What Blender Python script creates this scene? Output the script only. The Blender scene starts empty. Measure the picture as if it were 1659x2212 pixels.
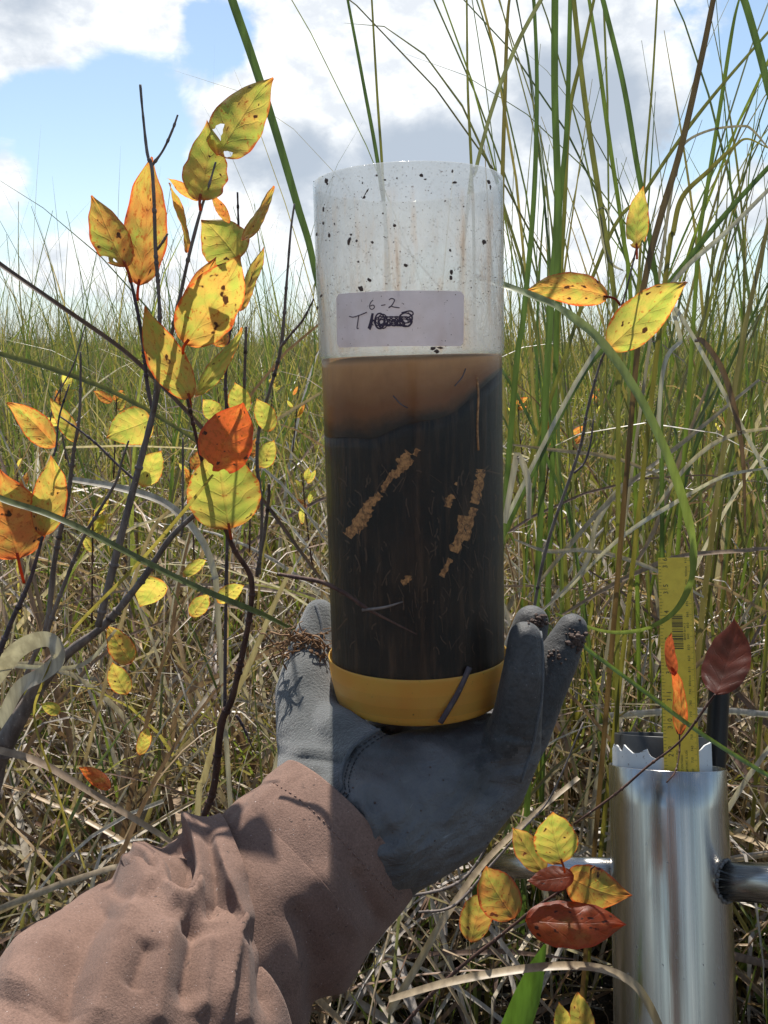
import bpy, bmesh, math, random
import numpy as np
from mathutils import Vector, Matrix, noise
from mathutils.bvhtree import BVHTree
random.seed(7); RNG = np.random.default_rng(11)
SC = bpy.context.scene; COL = SC.collection
# ------------------------------------------------------------------ camera
F, CX, CY, H = 1970.0, 829.5, 1106.0, 0.90          # focal length in units of a 1659 x 2212 frame; eye height
PITCH = math.atan((CY - 745.0) / F)
FW = Vector((0, math.cos(PITCH), -math.sin(PITCH))); UP = Vector((0, math.sin(PITCH), math.cos(PITCH))); RT = Vector((1, 0, 0))
EYE = Vector((0, 0, H))
cam = bpy.data.objects.new('camera', bpy.data.cameras.new('camera')); COL.objects.link(cam)
cam.data.sensor_fit = 'VERTICAL'; cam.data.sensor_height = 36; cam.data.lens = F / 2212 * 36
cam.data.clip_start = 0.02; cam.data.clip_end = 3000
cam.location = EYE; cam.rotation_euler = (math.pi / 2 - PITCH, 0, 0)
SC.camera = cam
def ray(x, y): return FW + RT * ((x - CX) / F) - UP * ((y - CY) / F)
def at(x, y, Y):
    d = ray(x, y); return EYE + d * (Y / d.y)
def depth(p): return (p - EYE).dot(FW)
def mpp(p): return depth(p) / F
def px(p):
    v = p - EYE; z = v.dot(FW); return (CX + v.dot(RT) / z * F, CY - v.dot(UP) / z * F)
# ------------------------------------------------------------------ sky, sun, exposure
SUN_EL, SUN_AZ = math.radians(63), math.radians(-5)
W = bpy.data.worlds.new('World'); SC.world = W; W.use_nodes = True
class NT:
    """small node-tree helper"""
    def __init__(s, nt): s.nt = nt; nt.nodes.clear()
    def n(s, typ, ins=None, **props):
        nd = s.nt.nodes.new(typ)
        for k, v in props.items(): setattr(nd, k, v)
        for k, v in (ins or {}).items():
            sock = nd.inputs[k]
            if isinstance(v, bpy.types.NodeSocket): s.nt.links.new(v, sock)
            elif isinstance(v, bpy.types.Node): s.nt.links.new(v.outputs[0], sock)
            else:
                if isinstance(v, (tuple, list)) and len(v) == 3 and sock.type == 'RGBA': v = (*v, 1)
                sock.default_value = v
        return nd
    def m(s, op, a, b=0.0, c=0.0, clamp=False):
        nd = s.n('ShaderNodeMath', {0: a, 1: b, 2: c}, operation=op, use_clamp=clamp); return nd.outputs[0]
    def v(s, op, a, b=(0, 0, 0)):
        nd = s.n('ShaderNodeVectorMath', {0: a, 1: b}, operation=op)
        return nd.outputs[1] if op in ('DISTANCE', 'DOT_PRODUCT', 'LENGTH') else nd.outputs[0]
    def mr(s, val, a, b, c=0.0, d=1.0, smooth=True):
        return s.n('ShaderNodeMapRange', {0: val, 1: a, 2: b, 3: c, 4: d}, interpolation_type='SMOOTHSTEP' if smooth else 'LINEAR').outputs[0]
    def mix(s, f, a, b, blend='MIX'):
        nd = s.n('ShaderNodeMix', data_type='RGBA', blend_type=blend)
        for sock, v in ((nd.inputs[0], f), (nd.inputs[6], a), (nd.inputs[7], b)):
            if isinstance(v, bpy.types.NodeSocket): s.nt.links.new(v, sock)
            else: sock.default_value = (*v, 1) if isinstance(v, tuple) and len(v) == 3 else v
        return nd.outputs[2]
    def noise(s, vec, scale, detail=4, rough=.55, dist=0.0, **kw):
        ins = {'Scale': scale, 'Detail': detail, 'Roughness': rough, 'Distortion': dist}
        if vec is not None: ins['Vector'] = vec
        return s.n('ShaderNodeTexNoise', ins, **kw).outputs[0]
def build_world():
    t = NT(W.node_tree)
    d = t.n('ShaderNodeTexCoord').outputs['Generated']
    sky = t.n('ShaderNodeTexSky', sky_type='NISHITA', sun_disc=False, sun_elevation=SUN_EL, sun_rotation=SUN_AZ, air_density=1.0, dust_density=0.6, ozone_density=1.5, altitude=0).outputs[0]
    sv = t.v('MULTIPLY', d, (1.0, 1.0, 1.5))
    n1 = t.noise(sv, 6.0, 10, .60, .3)
    n2 = t.noise(t.v('ADD', sv, (3.1, 1.7, .6)), 9.0, 7, .55, .2)
    val = n1
    def blob(x, y, r, amp):
        nonlocal val
        c = ray(x, y).normalized()
        g = t.mr(t.v('DISTANCE', d, tuple(c)), 0.0, r / F, amp, 0.0)
        val = t.m('ADD', val, g)
    for b in [(150, 20, 330, .32), (-50, 40, 300, .2), (330, 80, 120, .12),
              (790, 150, 350, .34), (700, 330, 420, .30), (480, 330, 170, .16), (1000, 250, 500, .30), (1250, 150, 420, .32), (1320, 480, 380, .26),
              (20, 390, 110, .22), (190, 560, 150, .24), (400, 640, 150, .2), (50, 640, 120, .14), (560, 500, 130, .16), (660, 620, 120, .1), (1600, 430, 150, .2), (1480, 560, 170, .2),
              (290, 235, 190, -.34), (140, 230, 150, -.25), (480, 90, 130, -.38), (180, 380, 150, -.26), (60, 210, 120, -.2), (1620, 200, 170, -.32), (1510, 330, 130, -.26), (110, 470, 100, -.2), (290, 470, 130, -.22), (1380, 330, 90, -.14), (560, 690, 130, -.16), (1600, 690, 200, -.16), (120, 700, 160, -.08), (620, 420, 90, -.08)]:
        blob(*b)
    elev = t.n('ShaderNodeSeparateXYZ', {0: d}).outputs[2]
    val = t.m('ADD', val, t.mr(elev, -.02, .05, .04, 0.0))
    mask = t.mr(val, .54, .70)
    # grey undersides: thick, softly modulated
    gv = n2
    val = gv
    for b in [(790, 350, 230, .31), (980, 350, 230, .29), (610, 340, 180, .26), (1280, 190, 280, .32), (110, 0, 220, .2), (1250, 320, 220, .12), (1300, 640, 160, .12), (720, 110, 230, -.32), (980, 80, 200, -.24), (560, 240, 110, -.2), (350, 60, 140, -.25), (1080, 460, 160, -.15)]:
        blob(*b)
    grey = t.mr(val, .48, .86)
    n4 = t.noise(sv, 24, 6, .6)
    ccol = t.mix(grey, t.mix(t.mr(n4, .35, .6), (6.2, 6.5, 6.9), (8.6, 8.7, 8.7)), (3.7, 4.2, 4.9))
    horizon = t.mr(elev, .0, .16, .55, 0.0)
    skyc = t.mix(horizon, t.mix(1.0, sky, (1.18, 1.16, 1.08), 'MULTIPLY'), (4.7, 6.3, 7.9))
    col = t.mix(t.m('MULTIPLY', mask, .95), skyc, ccol)
    bg = t.n('ShaderNodeBackground', {0: col, 1: 0.085})
    t.n('ShaderNodeOutputWorld', {0: bg.outputs[0]})
build_world()
sun = bpy.data.objects.new('sun', bpy.data.lights.new('sun', 'SUN')); COL.objects.link(sun)
sun.data.energy = 4.6; sun.data.angle = math.radians(.55); sun.data.color = (1.0, .955, .88)
SDIR = Vector((math.sin(SUN_AZ) * math.cos(SUN_EL), math.cos(SUN_AZ) * math.cos(SUN_EL), math.sin(SUN_EL)))
sun.rotation_euler = (-SDIR).to_track_quat('-Z', 'Y').to_euler(); sun.location = (0, 3, 6)
vs = SC.view_settings; vs.view_transform = 'Standard'; vs.look = 'None'; vs.exposure = 0.72; vs.gamma = 1; vs.use_curve_mapping = False
SC.cycles.max_bounces = 10; SC.cycles.transparent_max_bounces = 24; SC.cycles.transmission_bounces = 8; SC.cycles.diffuse_bounces = 5
SC.cycles.caustics_reflective = False; SC.cycles.caustics_refractive = False
# ------------------------------------------------------------------ object helpers
def tag(o, label=None, cat=None, group=None, kind=None):
    for k, v in (('label', label), ('category', cat), ('group', group), ('kind', kind)):
        if v: o[k] = v
    return o
def mk(name, verts, faces, mat, parent=None, smooth=True, attrs=None, uv=None):
    me = bpy.data.meshes.new(name); me.from_pydata([tuple(v) for v in verts], [], faces)
    if smooth: me.polygons.foreach_set('use_smooth', [True] * len(me.polygons))
    if uv is not None:
        lay = me.uv_layers.new(name='UVMap'); li = np.zeros(len(me.loops), np.int32); me.loops.foreach_get('vertex_index', li)
        lay.data.foreach_set('uv', np.asarray(uv, np.float32)[li].ravel())
    for k, v in (attrs or {}).items():
        v = np.asarray(v, np.float32); a = me.attributes.new(k, 'FLOAT_COLOR', 'POINT')
        a.data.foreach_set('color', np.hstack([v, np.ones((len(v), 1), np.float32)]).astype(np.float32).ravel())
    me.update()
    for m in (mat if isinstance(mat, (list, tuple)) else [mat]): me.materials.append(m)
    o = bpy.data.objects.new(name, me); COL.objects.link(o)
    if parent is not None: o.parent = parent; o.matrix_parent_inverse = Matrix.Translation(-parent.location) if parent.parent is None else Matrix.Identity(4)
    return o
def empty(name, loc=(0, 0, 0)):
    o = bpy.data.objects.new(name, None); o.empty_display_size = .05; o.location = loc; COL.objects.link(o); return o
def catmull(pts, n=6):
    pts = [Vector(p) for p in pts]
    if len(pts) < 3:
        return [pts[0].lerp(pts[1], i / n) for i in range(n + 1)]
    P = [pts[0] * 2 - pts[1]] + pts + [pts[-1] * 2 - pts[-2]]; out = []
    for i in range(1, len(P) - 2):
        for k in range(n):
            t = k / n; a, b, c, d = P[i - 1], P[i], P[i + 1], P[i + 2]
            out.append(.5 * ((2 * b) + (c - a) * t + (2 * a - 5 * b + 4 * c - d) * t * t + (3 * b - a - 3 * c + d) * t ** 3))
    out.append(pts[-1]); return out
def lerp_list(vals, n):
    return np.interp(np.linspace(0, 1, n), np.linspace(0, 1, len(vals)), vals)
def tube_geo(path, radii, seg=8, cap=True, knobs=0.0, seed=0):
    V, Fc = [], []; n = len(path); up = Vector((.3, .8, .5)); rnd = random.Random(seed)
    prev = None
    for i, p in enumerate(path):
        t = (path[min(i + 1, n - 1)] - path[max(i - 1, 0)]).normalized()
        a = (prev - t * prev.dot(t)).normalized() if prev is not None else t.cross(up).normalized()
        prev = a; b = t.cross(a); r = radii[i] * (1 + knobs * rnd.uniform(-1, 1))
        for k in range(seg):
            q = 2 * math.pi * k / seg; V.append(p + (a * math.cos(q) + b * math.sin(q)) * r)
    for i in range(n - 1):
        for k in range(seg):
            k2 = (k + 1) % seg; Fc.append((i * seg + k, i * seg + k2, (i + 1) * seg + k2, (i + 1) * seg + k))
    if cap:
        Fc.append(tuple(range(seg - 1, -1, -1))); Fc.append(tuple((n - 1) * seg + k for k in range(seg)))
    return V, Fc
def merge(parts):
    V, Fc = [], []
    for v, f in parts:
        o = len(V); V += list(v); Fc += [tuple(i + o for i in q) for q in f]
    return V, Fc
# ------------------------------------------------------------------ materials
def material(name):
    m = bpy.data.materials.new(name); m.use_nodes = True; t = NT(m.node_tree); return m, t
def out(t, sh, disp=None):
    o = t.n('ShaderNodeOutputMaterial', {0: sh}); return o
def bump(t, h, strength=.3, dist=.002): return t.n('ShaderNodeBump', {'Strength': strength, 'Distance': dist, 'Height': h}).outputs[0]
def principled(t, **k):
    ins = {}
    mp = dict(col='Base Color', rough='Roughness', metal='Metallic', normal='Normal', spec='Specular IOR Level', sheen='Sheen Weight', sss='Subsurface Weight', coat='Coat Weight')
    for a, b in k.items(): ins[mp.get(a, a)] = b
    return t.n('ShaderNodeBsdfPrincipled', ins).outputs[0]
def grass_mat(name, trans, rough, spec):
    m, t = material(name)
    c = t.n('ShaderNodeAttribute', attribute_name='tint').outputs['Color']
    geo = t.n('ShaderNodeNewGeometry').outputs['Position']
    nz = t.noise(t.v('MULTIPLY', geo, (160, 160, 22)), 1.0, 3)
    c = t.mix(t.mr(nz, .3, .7, 0, 1), t.mix(1.0, c, (.72, .70, .66), 'MULTIPLY'), t.mix(1.0, c, (1.2, 1.2, 1.15), 'MULTIPLY'))
    b = principled(t, col=c, rough=rough, spec=spec)
    tr = t.n('ShaderNodeBsdfTranslucent', {0: t.mix(1.0, c, (1.25, 1.25, .8), 'MULTIPLY')}).outputs[0]
    out(t, t.n('ShaderNodeMixShader', {0: trans, 1: b, 2: tr}).outputs[0]); return m
M = {}
M['green'] = grass_mat('green_blade', .42, .36, .55)
M['dry'] = grass_mat('dry_blade', .25, .42, .45)
def leaf_mat():
    m, t = material('leaf')
    uv = t.n('ShaderNodeTexCoord').outputs['UV']; s = t.n('ShaderNodeSeparateXYZ', {0: uv})
    u, tt = s.outputs[0], t.m('ABSOLUTE', t.m('SUBTRACT', t.m('MULTIPLY', s.outputs[1], 2), 1))
    oc = t.n('ShaderNodeObjectInfo').outputs['Color']; sc = t.n('ShaderNodeSeparateColor', {0: oc})
    red, seed, brown = sc.outputs[0], sc.outputs[1], sc.outputs[2]
    sv = t.n('ShaderNodeCombineXYZ', {0: t.m('MULTIPLY', u, 1.0), 1: t.m('MULTIPLY', s.outputs[1], .6), 2: t.m('MULTIPLY', seed, 40)}).outputs[0]
    n1 = t.noise(sv, 4.0, 5, .6); n2 = t.noise(sv, 19, 4, .6); n3 = t.noise(sv, 60, 3, .6)
    base = t.mix(t.mr(n1, .35, .65), (.38, .42, .07), (.58, .49, .09))
    base = t.mix(t.m('MULTIPLY', t.mr(t.m('ADD', n1, t.m('MULTIPLY', t.m('SUBTRACT', red, .2), .45)), .34, .78), .62), base, (.64, .37, .09))
    # veins
    midrib = t.mr(tt, .015, .05, 1, 0)
    ph = t.m('FRACT', t.m('SUBTRACT', t.m('MULTIPLY', u, 5.5), t.m('ADD', t.m('MULTIPLY', t.m('POWER', tt, .8), 1.7), t.m('MULTIPLY', n1, .9))))
    vein = t.m('MULTIPLY', t.mr(t.m('ABSOLUTE', t.m('SUBTRACT', ph, .5)), 0.0, .09, 1, 0), t.mr(tt, .55, .95, 1, .15))
    vv = t.m('MAXIMUM', midrib, t.m('MULTIPLY', vein, .55))
    base = t.mix(t.m('MULTIPLY', vv, .28), base, (.40, .25, .06))
    # red body flush
    fl = t.m('MULTIPLY', t.mr(t.m('ADD', t.m('MULTIPLY', n1, .8), t.m('MULTIPLY', red, .75)), .55, 1.0), t.m('MINIMUM', t.m('MULTIPLY', red, 1.6), 1.0))
    base = t.mix(fl, base, (.60, .12, .03))
    # margin, base and tip redden
    mg = t.mr(t.m('ADD', t.m('ADD', tt, t.m('MULTIPLY', t.m('SUBTRACT', n2, .5), .42)), t.m('MULTIPLY', t.m('SUBTRACT', red, .3), .12)), .86, 1.0)
    ends = t.m('MAXIMUM', t.mr(t.m('ADD', u, t.m('MULTIPLY', n1, .1)), .05, .17, 1, 0), t.mr(t.m('ADD', u, t.m('MULTIPLY', n2, .12)), .95, 1.06))
    base = t.mix(t.m('MULTIPLY', t.m('MAXIMUM', mg, t.m('MULTIPLY', ends, .8)), .9), base, (.58, .07, .02))
    sp = t.mr(t.m('ADD', n2, t.m('MULTIPLY', red, .16)), .62, .74)
    base = t.mix(t.m('MULTIPLY', sp, .8), base, (.42, .10, .02))
    sp2 = t.mr(t.m('ADD', t.noise(sv, 8, 2, .5), t.m('MULTIPLY', red, .06)), .68, .73)
    base = t.mix(sp2, base, (.06, .025, .012))
    base = t.mix(t.m('MULTIPLY', t.mr(n3, .62, .7), .5), base, (.30, .10, .02))
    base = t.mix(t.m('MULTIPLY', brown, .92), base, t.mix(t.mr(n1, .3, .7), (.11, .035, .022), (.24, .055, .03)))
    hgt = t.m('SUBTRACT', t.m('MULTIPLY', n3, .3), t.m('MULTIPLY', vv, .7))
    nb = bump(t, hgt, .35, .0012)
    d = principled(t, col=t.mix(1.0, base, (.55, .55, .6), 'MULTIPLY'), rough=.42, spec=.5, normal=nb)
    tr = t.n('ShaderNodeBsdfTranslucent', {0: t.mix(1.0, base, (1.28, 1.28, 1.15), 'MULTIPLY'), 'Normal': nb}).outputs[0]
    out(t, t.n('ShaderNodeMixShader', {0: .62, 1: d, 2: tr}).outputs[0]); return m
M['leaf'] = leaf_mat()
def bark(name, a, b, sc=140):
    m, t = material(name); g = t.n('ShaderNodeNewGeometry').outputs['Position']
    n = t.noise(t.v('MULTIPLY', g, (1, 1, .35)), sc, 6, .65); n2 = t.noise(g, sc * 3, 3)
    c = t.mix(t.mr(n, .32, .68), a, b); c = t.mix(t.mr(n2, .66, .72), c, (.32, .29, .26))
    out(t, principled(t, col=c, rough=.7, spec=.3, normal=bump(t, n, .6, .001))); return m
M['bark'] = bark('grey_bark', (.105, .085, .075), (.23, .19, .165))
M['twig'] = bark('dark_twig', (.055, .043, .048), (.13, .10, .105))
M['redtwig'] = bark('red_twig', (.05, .025, .02), (.13, .07, .05))
M['root'] = bark('root_fibre', (.12, .06, .03), (.3, .17, .08), 400)
def ground_mat():
    m, t = material('marsh_peat'); g = t.n('ShaderNodeNewGeometry').outputs['Position']
    n = t.noise(g, 6, 6); n2 = t.noise(g, 45, 5)
    wet = t.mr(n, .48, .56)
    c = t.mix(t.mr(n2, .3, .7), (.018, .013, .009), (.06, .045, .03))
    r = t.m('SUBTRACT', .75, t.m('MULTIPLY', wet, .68))
    out(t, principled(t, col=c, rough=r, normal=bump(t, t.m('MULTIPLY', n2, t.m('SUBTRACT', 1.0, wet)), .6, .02))); return m
M['ground'] = ground_mat()
# ------------------------------------------------------------------ ground
s = 600
gx = [-s, -40, -8, 0, 8, 40, s]
tag(mk('ground', [(x, y, 0) for y in gx for x in gx], [(j * 7 + i, j * 7 + i + 1, j * 7 + i + 8, j * 7 + i + 7) for j in range(6) for i in range(6)], M['ground'], smooth=False), kind='structure')
# ------------------------------------------------------------------ blades, vectorised
GREENS = np.array([(.115, .15, .032), (.13, .165, .035), (.16, .18, .048), (.19, .185, .042), (.10, .13, .045), (.23, .20, .06), (.20, .17, .07)])
DRYS = np.array([(.40, .31, .21), (.30, .215, .15), (.48, .41, .32), (.24, .16, .115), (.52, .47, .42), (.37, .26, .15), (.18, .115, .085), (.42, .37, .34)])
def field(name, n, y0, y1, xw, L, w, bend, lean, pal, mat, seg=8, keep=None, label=None, ypow=.5, wild=0.0, xoff=.6, xc=0.0, zbase=(0, 0), tip=None, kink=0.0):
    """n blades between depths y0..y1: one mesh"""
    u = RNG.random(n); Y = y0 + (y1 - y0) * u ** (1 / (1 + ypow)); X = xc + RNG.uniform(-1, 1, n) * (xw * Y + xoff)
    Ln = RNG.uniform(L[0], L[1], n); ww = RNG.uniform(w[0], w[1], n)
    az = RNG.uniform(0, 2 * np.pi, n); th0 = np.abs(RNG.normal(0, lean, n)); th1 = RNG.uniform(bend[0], bend[1], n)
    wl = RNG.random(n) < wild; th0 = np.where(wl, RNG.uniform(.8, 1.5, n), th0)
    pw = RNG.uniform(1.2, 3.2, n)
    S = np.linspace(0, 1, seg + 1)
    th = th0[:, None] + th1[:, None] * S[None, :] ** pw[:, None]
    if kink > 0:
        kp = RNG.uniform(.25, .8, n)[:, None]; ka = np.where(RNG.random(n) < kink, RNG.uniform(.7, 2.0, n), 0)[:, None]
        th = th + np.where(S[None, :] > kp, ka, 0)
    ds = Ln / seg
    hor = np.concatenate([np.zeros((n, 1)), np.cumsum(np.sin(th[:, :-1]), 1)], 1) * ds[:, None]
    ver = np.concatenate([np.zeros((n, 1)), np.cumsum(np.cos(th[:, :-1]), 1)], 1) * ds[:, None]
    side_w = RNG.normal(0, .04, n)[:, None] * (S[None, :] ** 2) * Ln[:, None]
    ca, sa = np.cos(az)[:, None], np.sin(az)[:, None]
    z0 = RNG.uniform(zbase[0], zbase[1], n)[:, None]
    C = np.stack([X[:, None] + ca * hor - sa * side_w, Y[:, None] + sa * hor + ca * side_w, np.maximum(ver + z0, .004)], -1)
    ok = np.ones(n, bool)
    if keep is not None: ok = keep(C)
    C, ww, az, n2 = C[ok], ww[ok], az[ok], int(ok.sum()); th = th[ok]
    tw = RNG.normal(0, .9, n2)[:, None] + RNG.normal(0, 1.0, n2)[:, None] * S[None, :]
    sx = np.stack([-np.sin(az), np.cos(az), np.zeros(n2)], -1)[:, None, :] * np.ones((1, seg + 1, 1))
    nn = np.stack([-np.cos(az)[:, None] * np.cos(th), -np.sin(az)[:, None] * np.cos(th), np.sin(th)], -1)
    Sd = sx * np.cos(tw)[..., None] + nn * np.sin(tw)[..., None]; Nn = nn * np.cos(tw)[..., None] - sx * np.sin(tw)[..., None]
    prof = (np.clip(1 - S, 0, 1) ** .75 * .9 + .04) * np.minimum(1, .55 + S * 3)
    hw = ww[:, None] * prof[None, :] * .5
    Vv = np.stack([C - Sd * hw[..., None] + Nn * hw[..., None] * .35, C, C + Sd * hw[..., None] + Nn * hw[..., None] * .35], 2)
    V = Vv.reshape(-1, 3)
    base = pal[RNG.integers(0, len(pal), n2)] * RNG.uniform(.75, 1.25, (n2, 1))
    tc = base[:, None, :] * np.ones((1, seg + 1, 1))
    if tip is not None:
        f = (np.clip((S - tip[0]) / (1 - tip[0]), 0, 1) ** 1.5)[None, :, None]; f = f * (RNG.random(n2) < tip[2])[:, None, None]
        tc = tc * (1 - f) + np.array(tip[1]) * f
        g = np.clip(.25 - S, 0, 1)[None, :, None] * 3.0; tc = tc * (1 - g) + np.array((.16, .10, .05)) * g
    T = np.repeat(tc[:, :, None, :], 3, 2).reshape(-1, 3)
    st = (np.arange(n2) * (seg + 1) * 3)[:, None, None]; i = (np.arange(seg) * 3)[None, :, None]; k = np.arange(2)[None, None, :]
    a = (st + i + k).ravel(); Q = np.stack([a, a + 1, a + 4, a + 3], -1)
    me = bpy.data.meshes.new(name); me.vertices.add(len(V)); me.vertices.foreach_set('co', V.astype(np.float32).ravel())
    me.loops.add(Q.size); me.loops.foreach_set('vertex_index', Q.astype(np.int32).ravel())
    me.polygons.add(len(Q)); me.polygons.foreach_set('loop_start', np.arange(0, Q.size, 4, dtype=np.int32)); me.polygons.foreach_set('use_smooth', np.ones(len(Q), bool))
    a = me.attributes.new('tint', 'FLOAT_COLOR', 'POINT'); a.data.foreach_set('color', np.hstack([T, np.ones((len(T), 1))]).astype(np.float32).ravel())
    me.update(calc_edges=True); me.materials.append(mat)
    o = bpy.data.objects.new(name, me); COL.objects.link(o); tag(o, label, 'grass', kind='stuff'); return o
def clear(C, ymin=.68, strict=True):
    """keeps random blades off the held tube, the hand, the shrub and the corer"""
    x, y, z = C[..., 0], C[..., 1], C[..., 2]
    bad = y < ymin
    bad |= (x > .215) & (x < .40) & (y < 1.02) & (z > .0)            # corer, ruler and the view onto them
    bad |= (x > .06) & (x < .30) & (y < .97) & (z > .33)
    bad |= (x < -.06) & (y < .84) & (z > .30)                            # shrub on the left
    bad |= (x > .0) & (x < .30) & (y < .80) & (z > .22)
    return ~bad.any(1)
TAN = (.36, .28, .17)
field('dry_grass', 640, .95, 2.3, .50, (.5, 1.15), (.009, .018), (.6, 2.6), .45, DRYS * 1.1, M['dry'], 14, keep=clear, label='broad pale dead blades bent and broken over the tangle', wild=.3, ypow=.4, kink=.5, zbase=(0, .15))
DRYS = DRYS * .9
field('sawgrass', 900, 1.9, 6.5, .50, (1.0, 1.6), (.006, .0125), (.1, 1.3), .14, GREENS, M['green'], 11, keep=clear, label='tall soft green sawgrass hiding the horizon', tip=(.6, TAN, .3), ypow=.9)
field('sawgrass', 800, .85, 2.2, .55, (.2, .5), (.005, .010), (.1, 1.0), .3, np.array([(.09, .17, .03), (.12, .19, .035)]), M['green'], 7, keep=clear, label='fresh short green shoots low in the dead grass', ypow=.6)
FAR = GREENS * .9 + np.array((.07, .06, .015))  # greens paled and yellowed: distance haze and glare painted into the blades
field('far_sawgrass', 10000, 38, 180, .52, (.75, 1.18), (.05, .12), (0, .9), .2, FAR + .02, M['green'], 4, label='pale green sawgrass marsh stretching to the far horizon', tip=(.45, (.36, .30, .15), .6))
field('sawgrass', 15000, 11, 40, .50, (.7, 1.3), (.018, .036), (.1, 1.1), .22, FAR, M['green'], 5, label='green sawgrass of the open marsh beyond the shrub', tip=(.45, TAN, .5))
field('sawgrass', 8500, 3.6, 12, .50, (.65, 1.4), (.010, .019), (.1, 1.3), .24, GREENS * 1.1, M['green'], 7, label='green sawgrass of the middle ground behind the tube', tip=(.55, TAN, .5))
field('sawgrass', 2900, 1.3, 3.8, .52, (.5, 1.2), (.006, .0135), (.1, 1.6), .28, GREENS * 1.15, M['green'], 9, keep=clear, label='green sawgrass standing close behind the shrub and tube', tip=(.6, TAN, .5), ypow=1)
field('sawgrass', 1000, .85, 1.5, .55, (.25, .66), (.005, .012), (.1, 1.5), .4, GREENS * 1.15, M['green'], 9, keep=clear, label='short green sawgrass low around the corer and sleeve', tip=(.6, TAN, .4), ypow=.3)
field('seed_stalks', 3600, 2.0, 16, .50, (1.0, 1.75), (.003, .0055), (.05, .9), .11, np.vstack([GREENS, DRYS[:2] * .6, FAR]), M['green'], 9, keep=clear, label='thin tall grass stalks rising above the marsh', ypow=.8)
field('dry_grass', 7500, 3.4, 14, .50, (.35, .95), (.008, .016), (.2, 2.2), .5, DRYS, M['dry'], 7, label='tan dead grass mixed into the middle ground marsh', wild=.3, kink=.3)
field('dry_grass', 6200, 1.2, 3.6, .52, (.25, .9), (.005, .013), (.2, 2.4), .6, DRYS, M['dry'], 10, keep=clear, label='tangled tan dead grass close behind the shrub and tube', wild=.4, ypow=.9, kink=.4, zbase=(0, .25))
field('dry_grass', 4300, .80, 1.6, .55, (.25, .75), (.0045, .0125), (.2, 2.4), .8, DRYS, M['dry'], 10, keep=clear, label='matted brown dead grass in the shade at the bottom', wild=.55, ypow=.2, kink=.4, zbase=(0, .24))
field('tall_sawgrass', 48, 1.05, 1.7, .10, (1.6, 2.5), (.006, .011), (.2, 1.5), .08, GREENS, M['green'], 12, keep=lambda C: clear(C, .98), xoff=.14, xc=.50, label='tall arching sawgrass crowding above and behind the corer', tip=(.6, TAN, .3))
# ------------------------------------------------------------------ hand placed blades
def blade(name, pts, w, tint, label, cat='grass blade', group=None, mat='green', roll=0.0, fold=.3, ground=False, ext=0, tip_tint=None, base_tint=None, parent=None, n=7, round_=False, wob=0.0):
    """pts: (x, y, depth) in frame units; w: widths along it in frame units"""
    P = [at(*p) for p in pts]
    if ground:
        d = (P[-1] - P[-2]).normalized(); d = Vector((d.x * .5, d.y * .5 + .02, min(d.z, -.8))); k = P[-1].z / -d.z; q = P[-1]; P.append(q + d * k * .5); P.append(q + d * k)
    path = catmull(P, n); N = len(path)
    ww = lerp_list(w, N); V, Fc, T = [], [], []
    sd = random.random() * 50
    for i, p in enumerate(path):
        t = (path[min(i + 1, N - 1)] - path[max(i - 1, 0)]).normalized(); v = (EYE - p).normalized()
        s = t.cross(v); s = s.normalized() if s.length > 1e-5 else RT
        nrm = s.cross(t); r = roll + wob * noise.noise(Vector((i * .35, sd, 0)))
        s2 = s * math.cos(r) + nrm * math.sin(r); n2 = nrm * math.cos(r) - s * math.sin(r)
        hw = ww[i] * mpp(p) * .5
        V += [p - s2 * hw + n2 * hw * fold, p, p + s2 * hw + n2 * hw * fold]
        f = i / (N - 1); c = np.array(tint, float)
        if tip_tint is not None: c = c + (np.array(tip_tint) - c) * max(0, 1 - f * 3)
        if base_tint is not None: c = c + (np.array(base_tint) - c) * max(0, f * 2 - 1)
        T += [c * .95, c * 1.12, c]
    for i in range(N - 1):
        for k in range(2): Fc.append((i * 3 + k, i * 3 + k + 1, i * 3 + k + 4, i * 3 + k + 3))
    o = mk(name, V, Fc, M[mat], parent, attrs={'tint': T})
    if parent is None: tag(o, label, cat, group)
    return o
G1, G2, G3, OL, BR, TN, WH, GY = (.075, .12, .03), (.11, .155, .03), (.16, .20, .04), (.14, .14, .035), (.13, .085, .04), (.36, .27, .17), (.50, .46, .40), (.30, .26, .22)
def rp(off, pts, Y0, Y1=None):        # frame points with depth running Y0..Y1
    Y1 = Y0 if Y1 is None else Y1; k = len(pts)
    return [(off[0] + p[0] / 2, off[1] + p[1] / 2, Y0 + (Y1 - Y0) * i / (k - 1)) for i, p in enumerate(pts)]
Z1, Z2, Z3, Z4, Z5, Z6 = (0, 0), (829.5, 0), (0, 730), (829.5, 730), (0, 1382), (829.5, 1382)
SB = 'sawgrass_blade'
blade(SB, rp(Z1, [(960, -140), (1000, 0), (1090, 260), (1180, 540), (1280, 880), (1350, 1130), (1420, 1600)], .95, 1.0), [21, 21, 20, 18, 15, 13, 12], G1, 'broad green blade slanting across the sky from top left down behind the tube', ground=True, roll=.5)
blade(SB, rp(Z2, [(-165, -40), (-90, 360), (-20, 760), (20, 1200)], 1.05), [6, 9, 9, 9], G1, 'thicker of two green blades rising side by side behind the tube rim left of centre', ground=True, roll=.4)
blade(SB, rp(Z2, [(-56, -60), (-30, 400), (-6, 760), (10, 1200)], 1.1), [4, 6, 7, 7], OL, 'thinner of two green blades rising side by side behind the tube rim left of centre', ground=True)
blade(SB, rp(Z2, [(357, -60), (362, 380), (378, 740), (390, 1200)], 1.1), [4, 6, 7, 7], OL, 'straight thin olive blade standing up behind the tube rim right of centre', ground=True)
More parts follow.
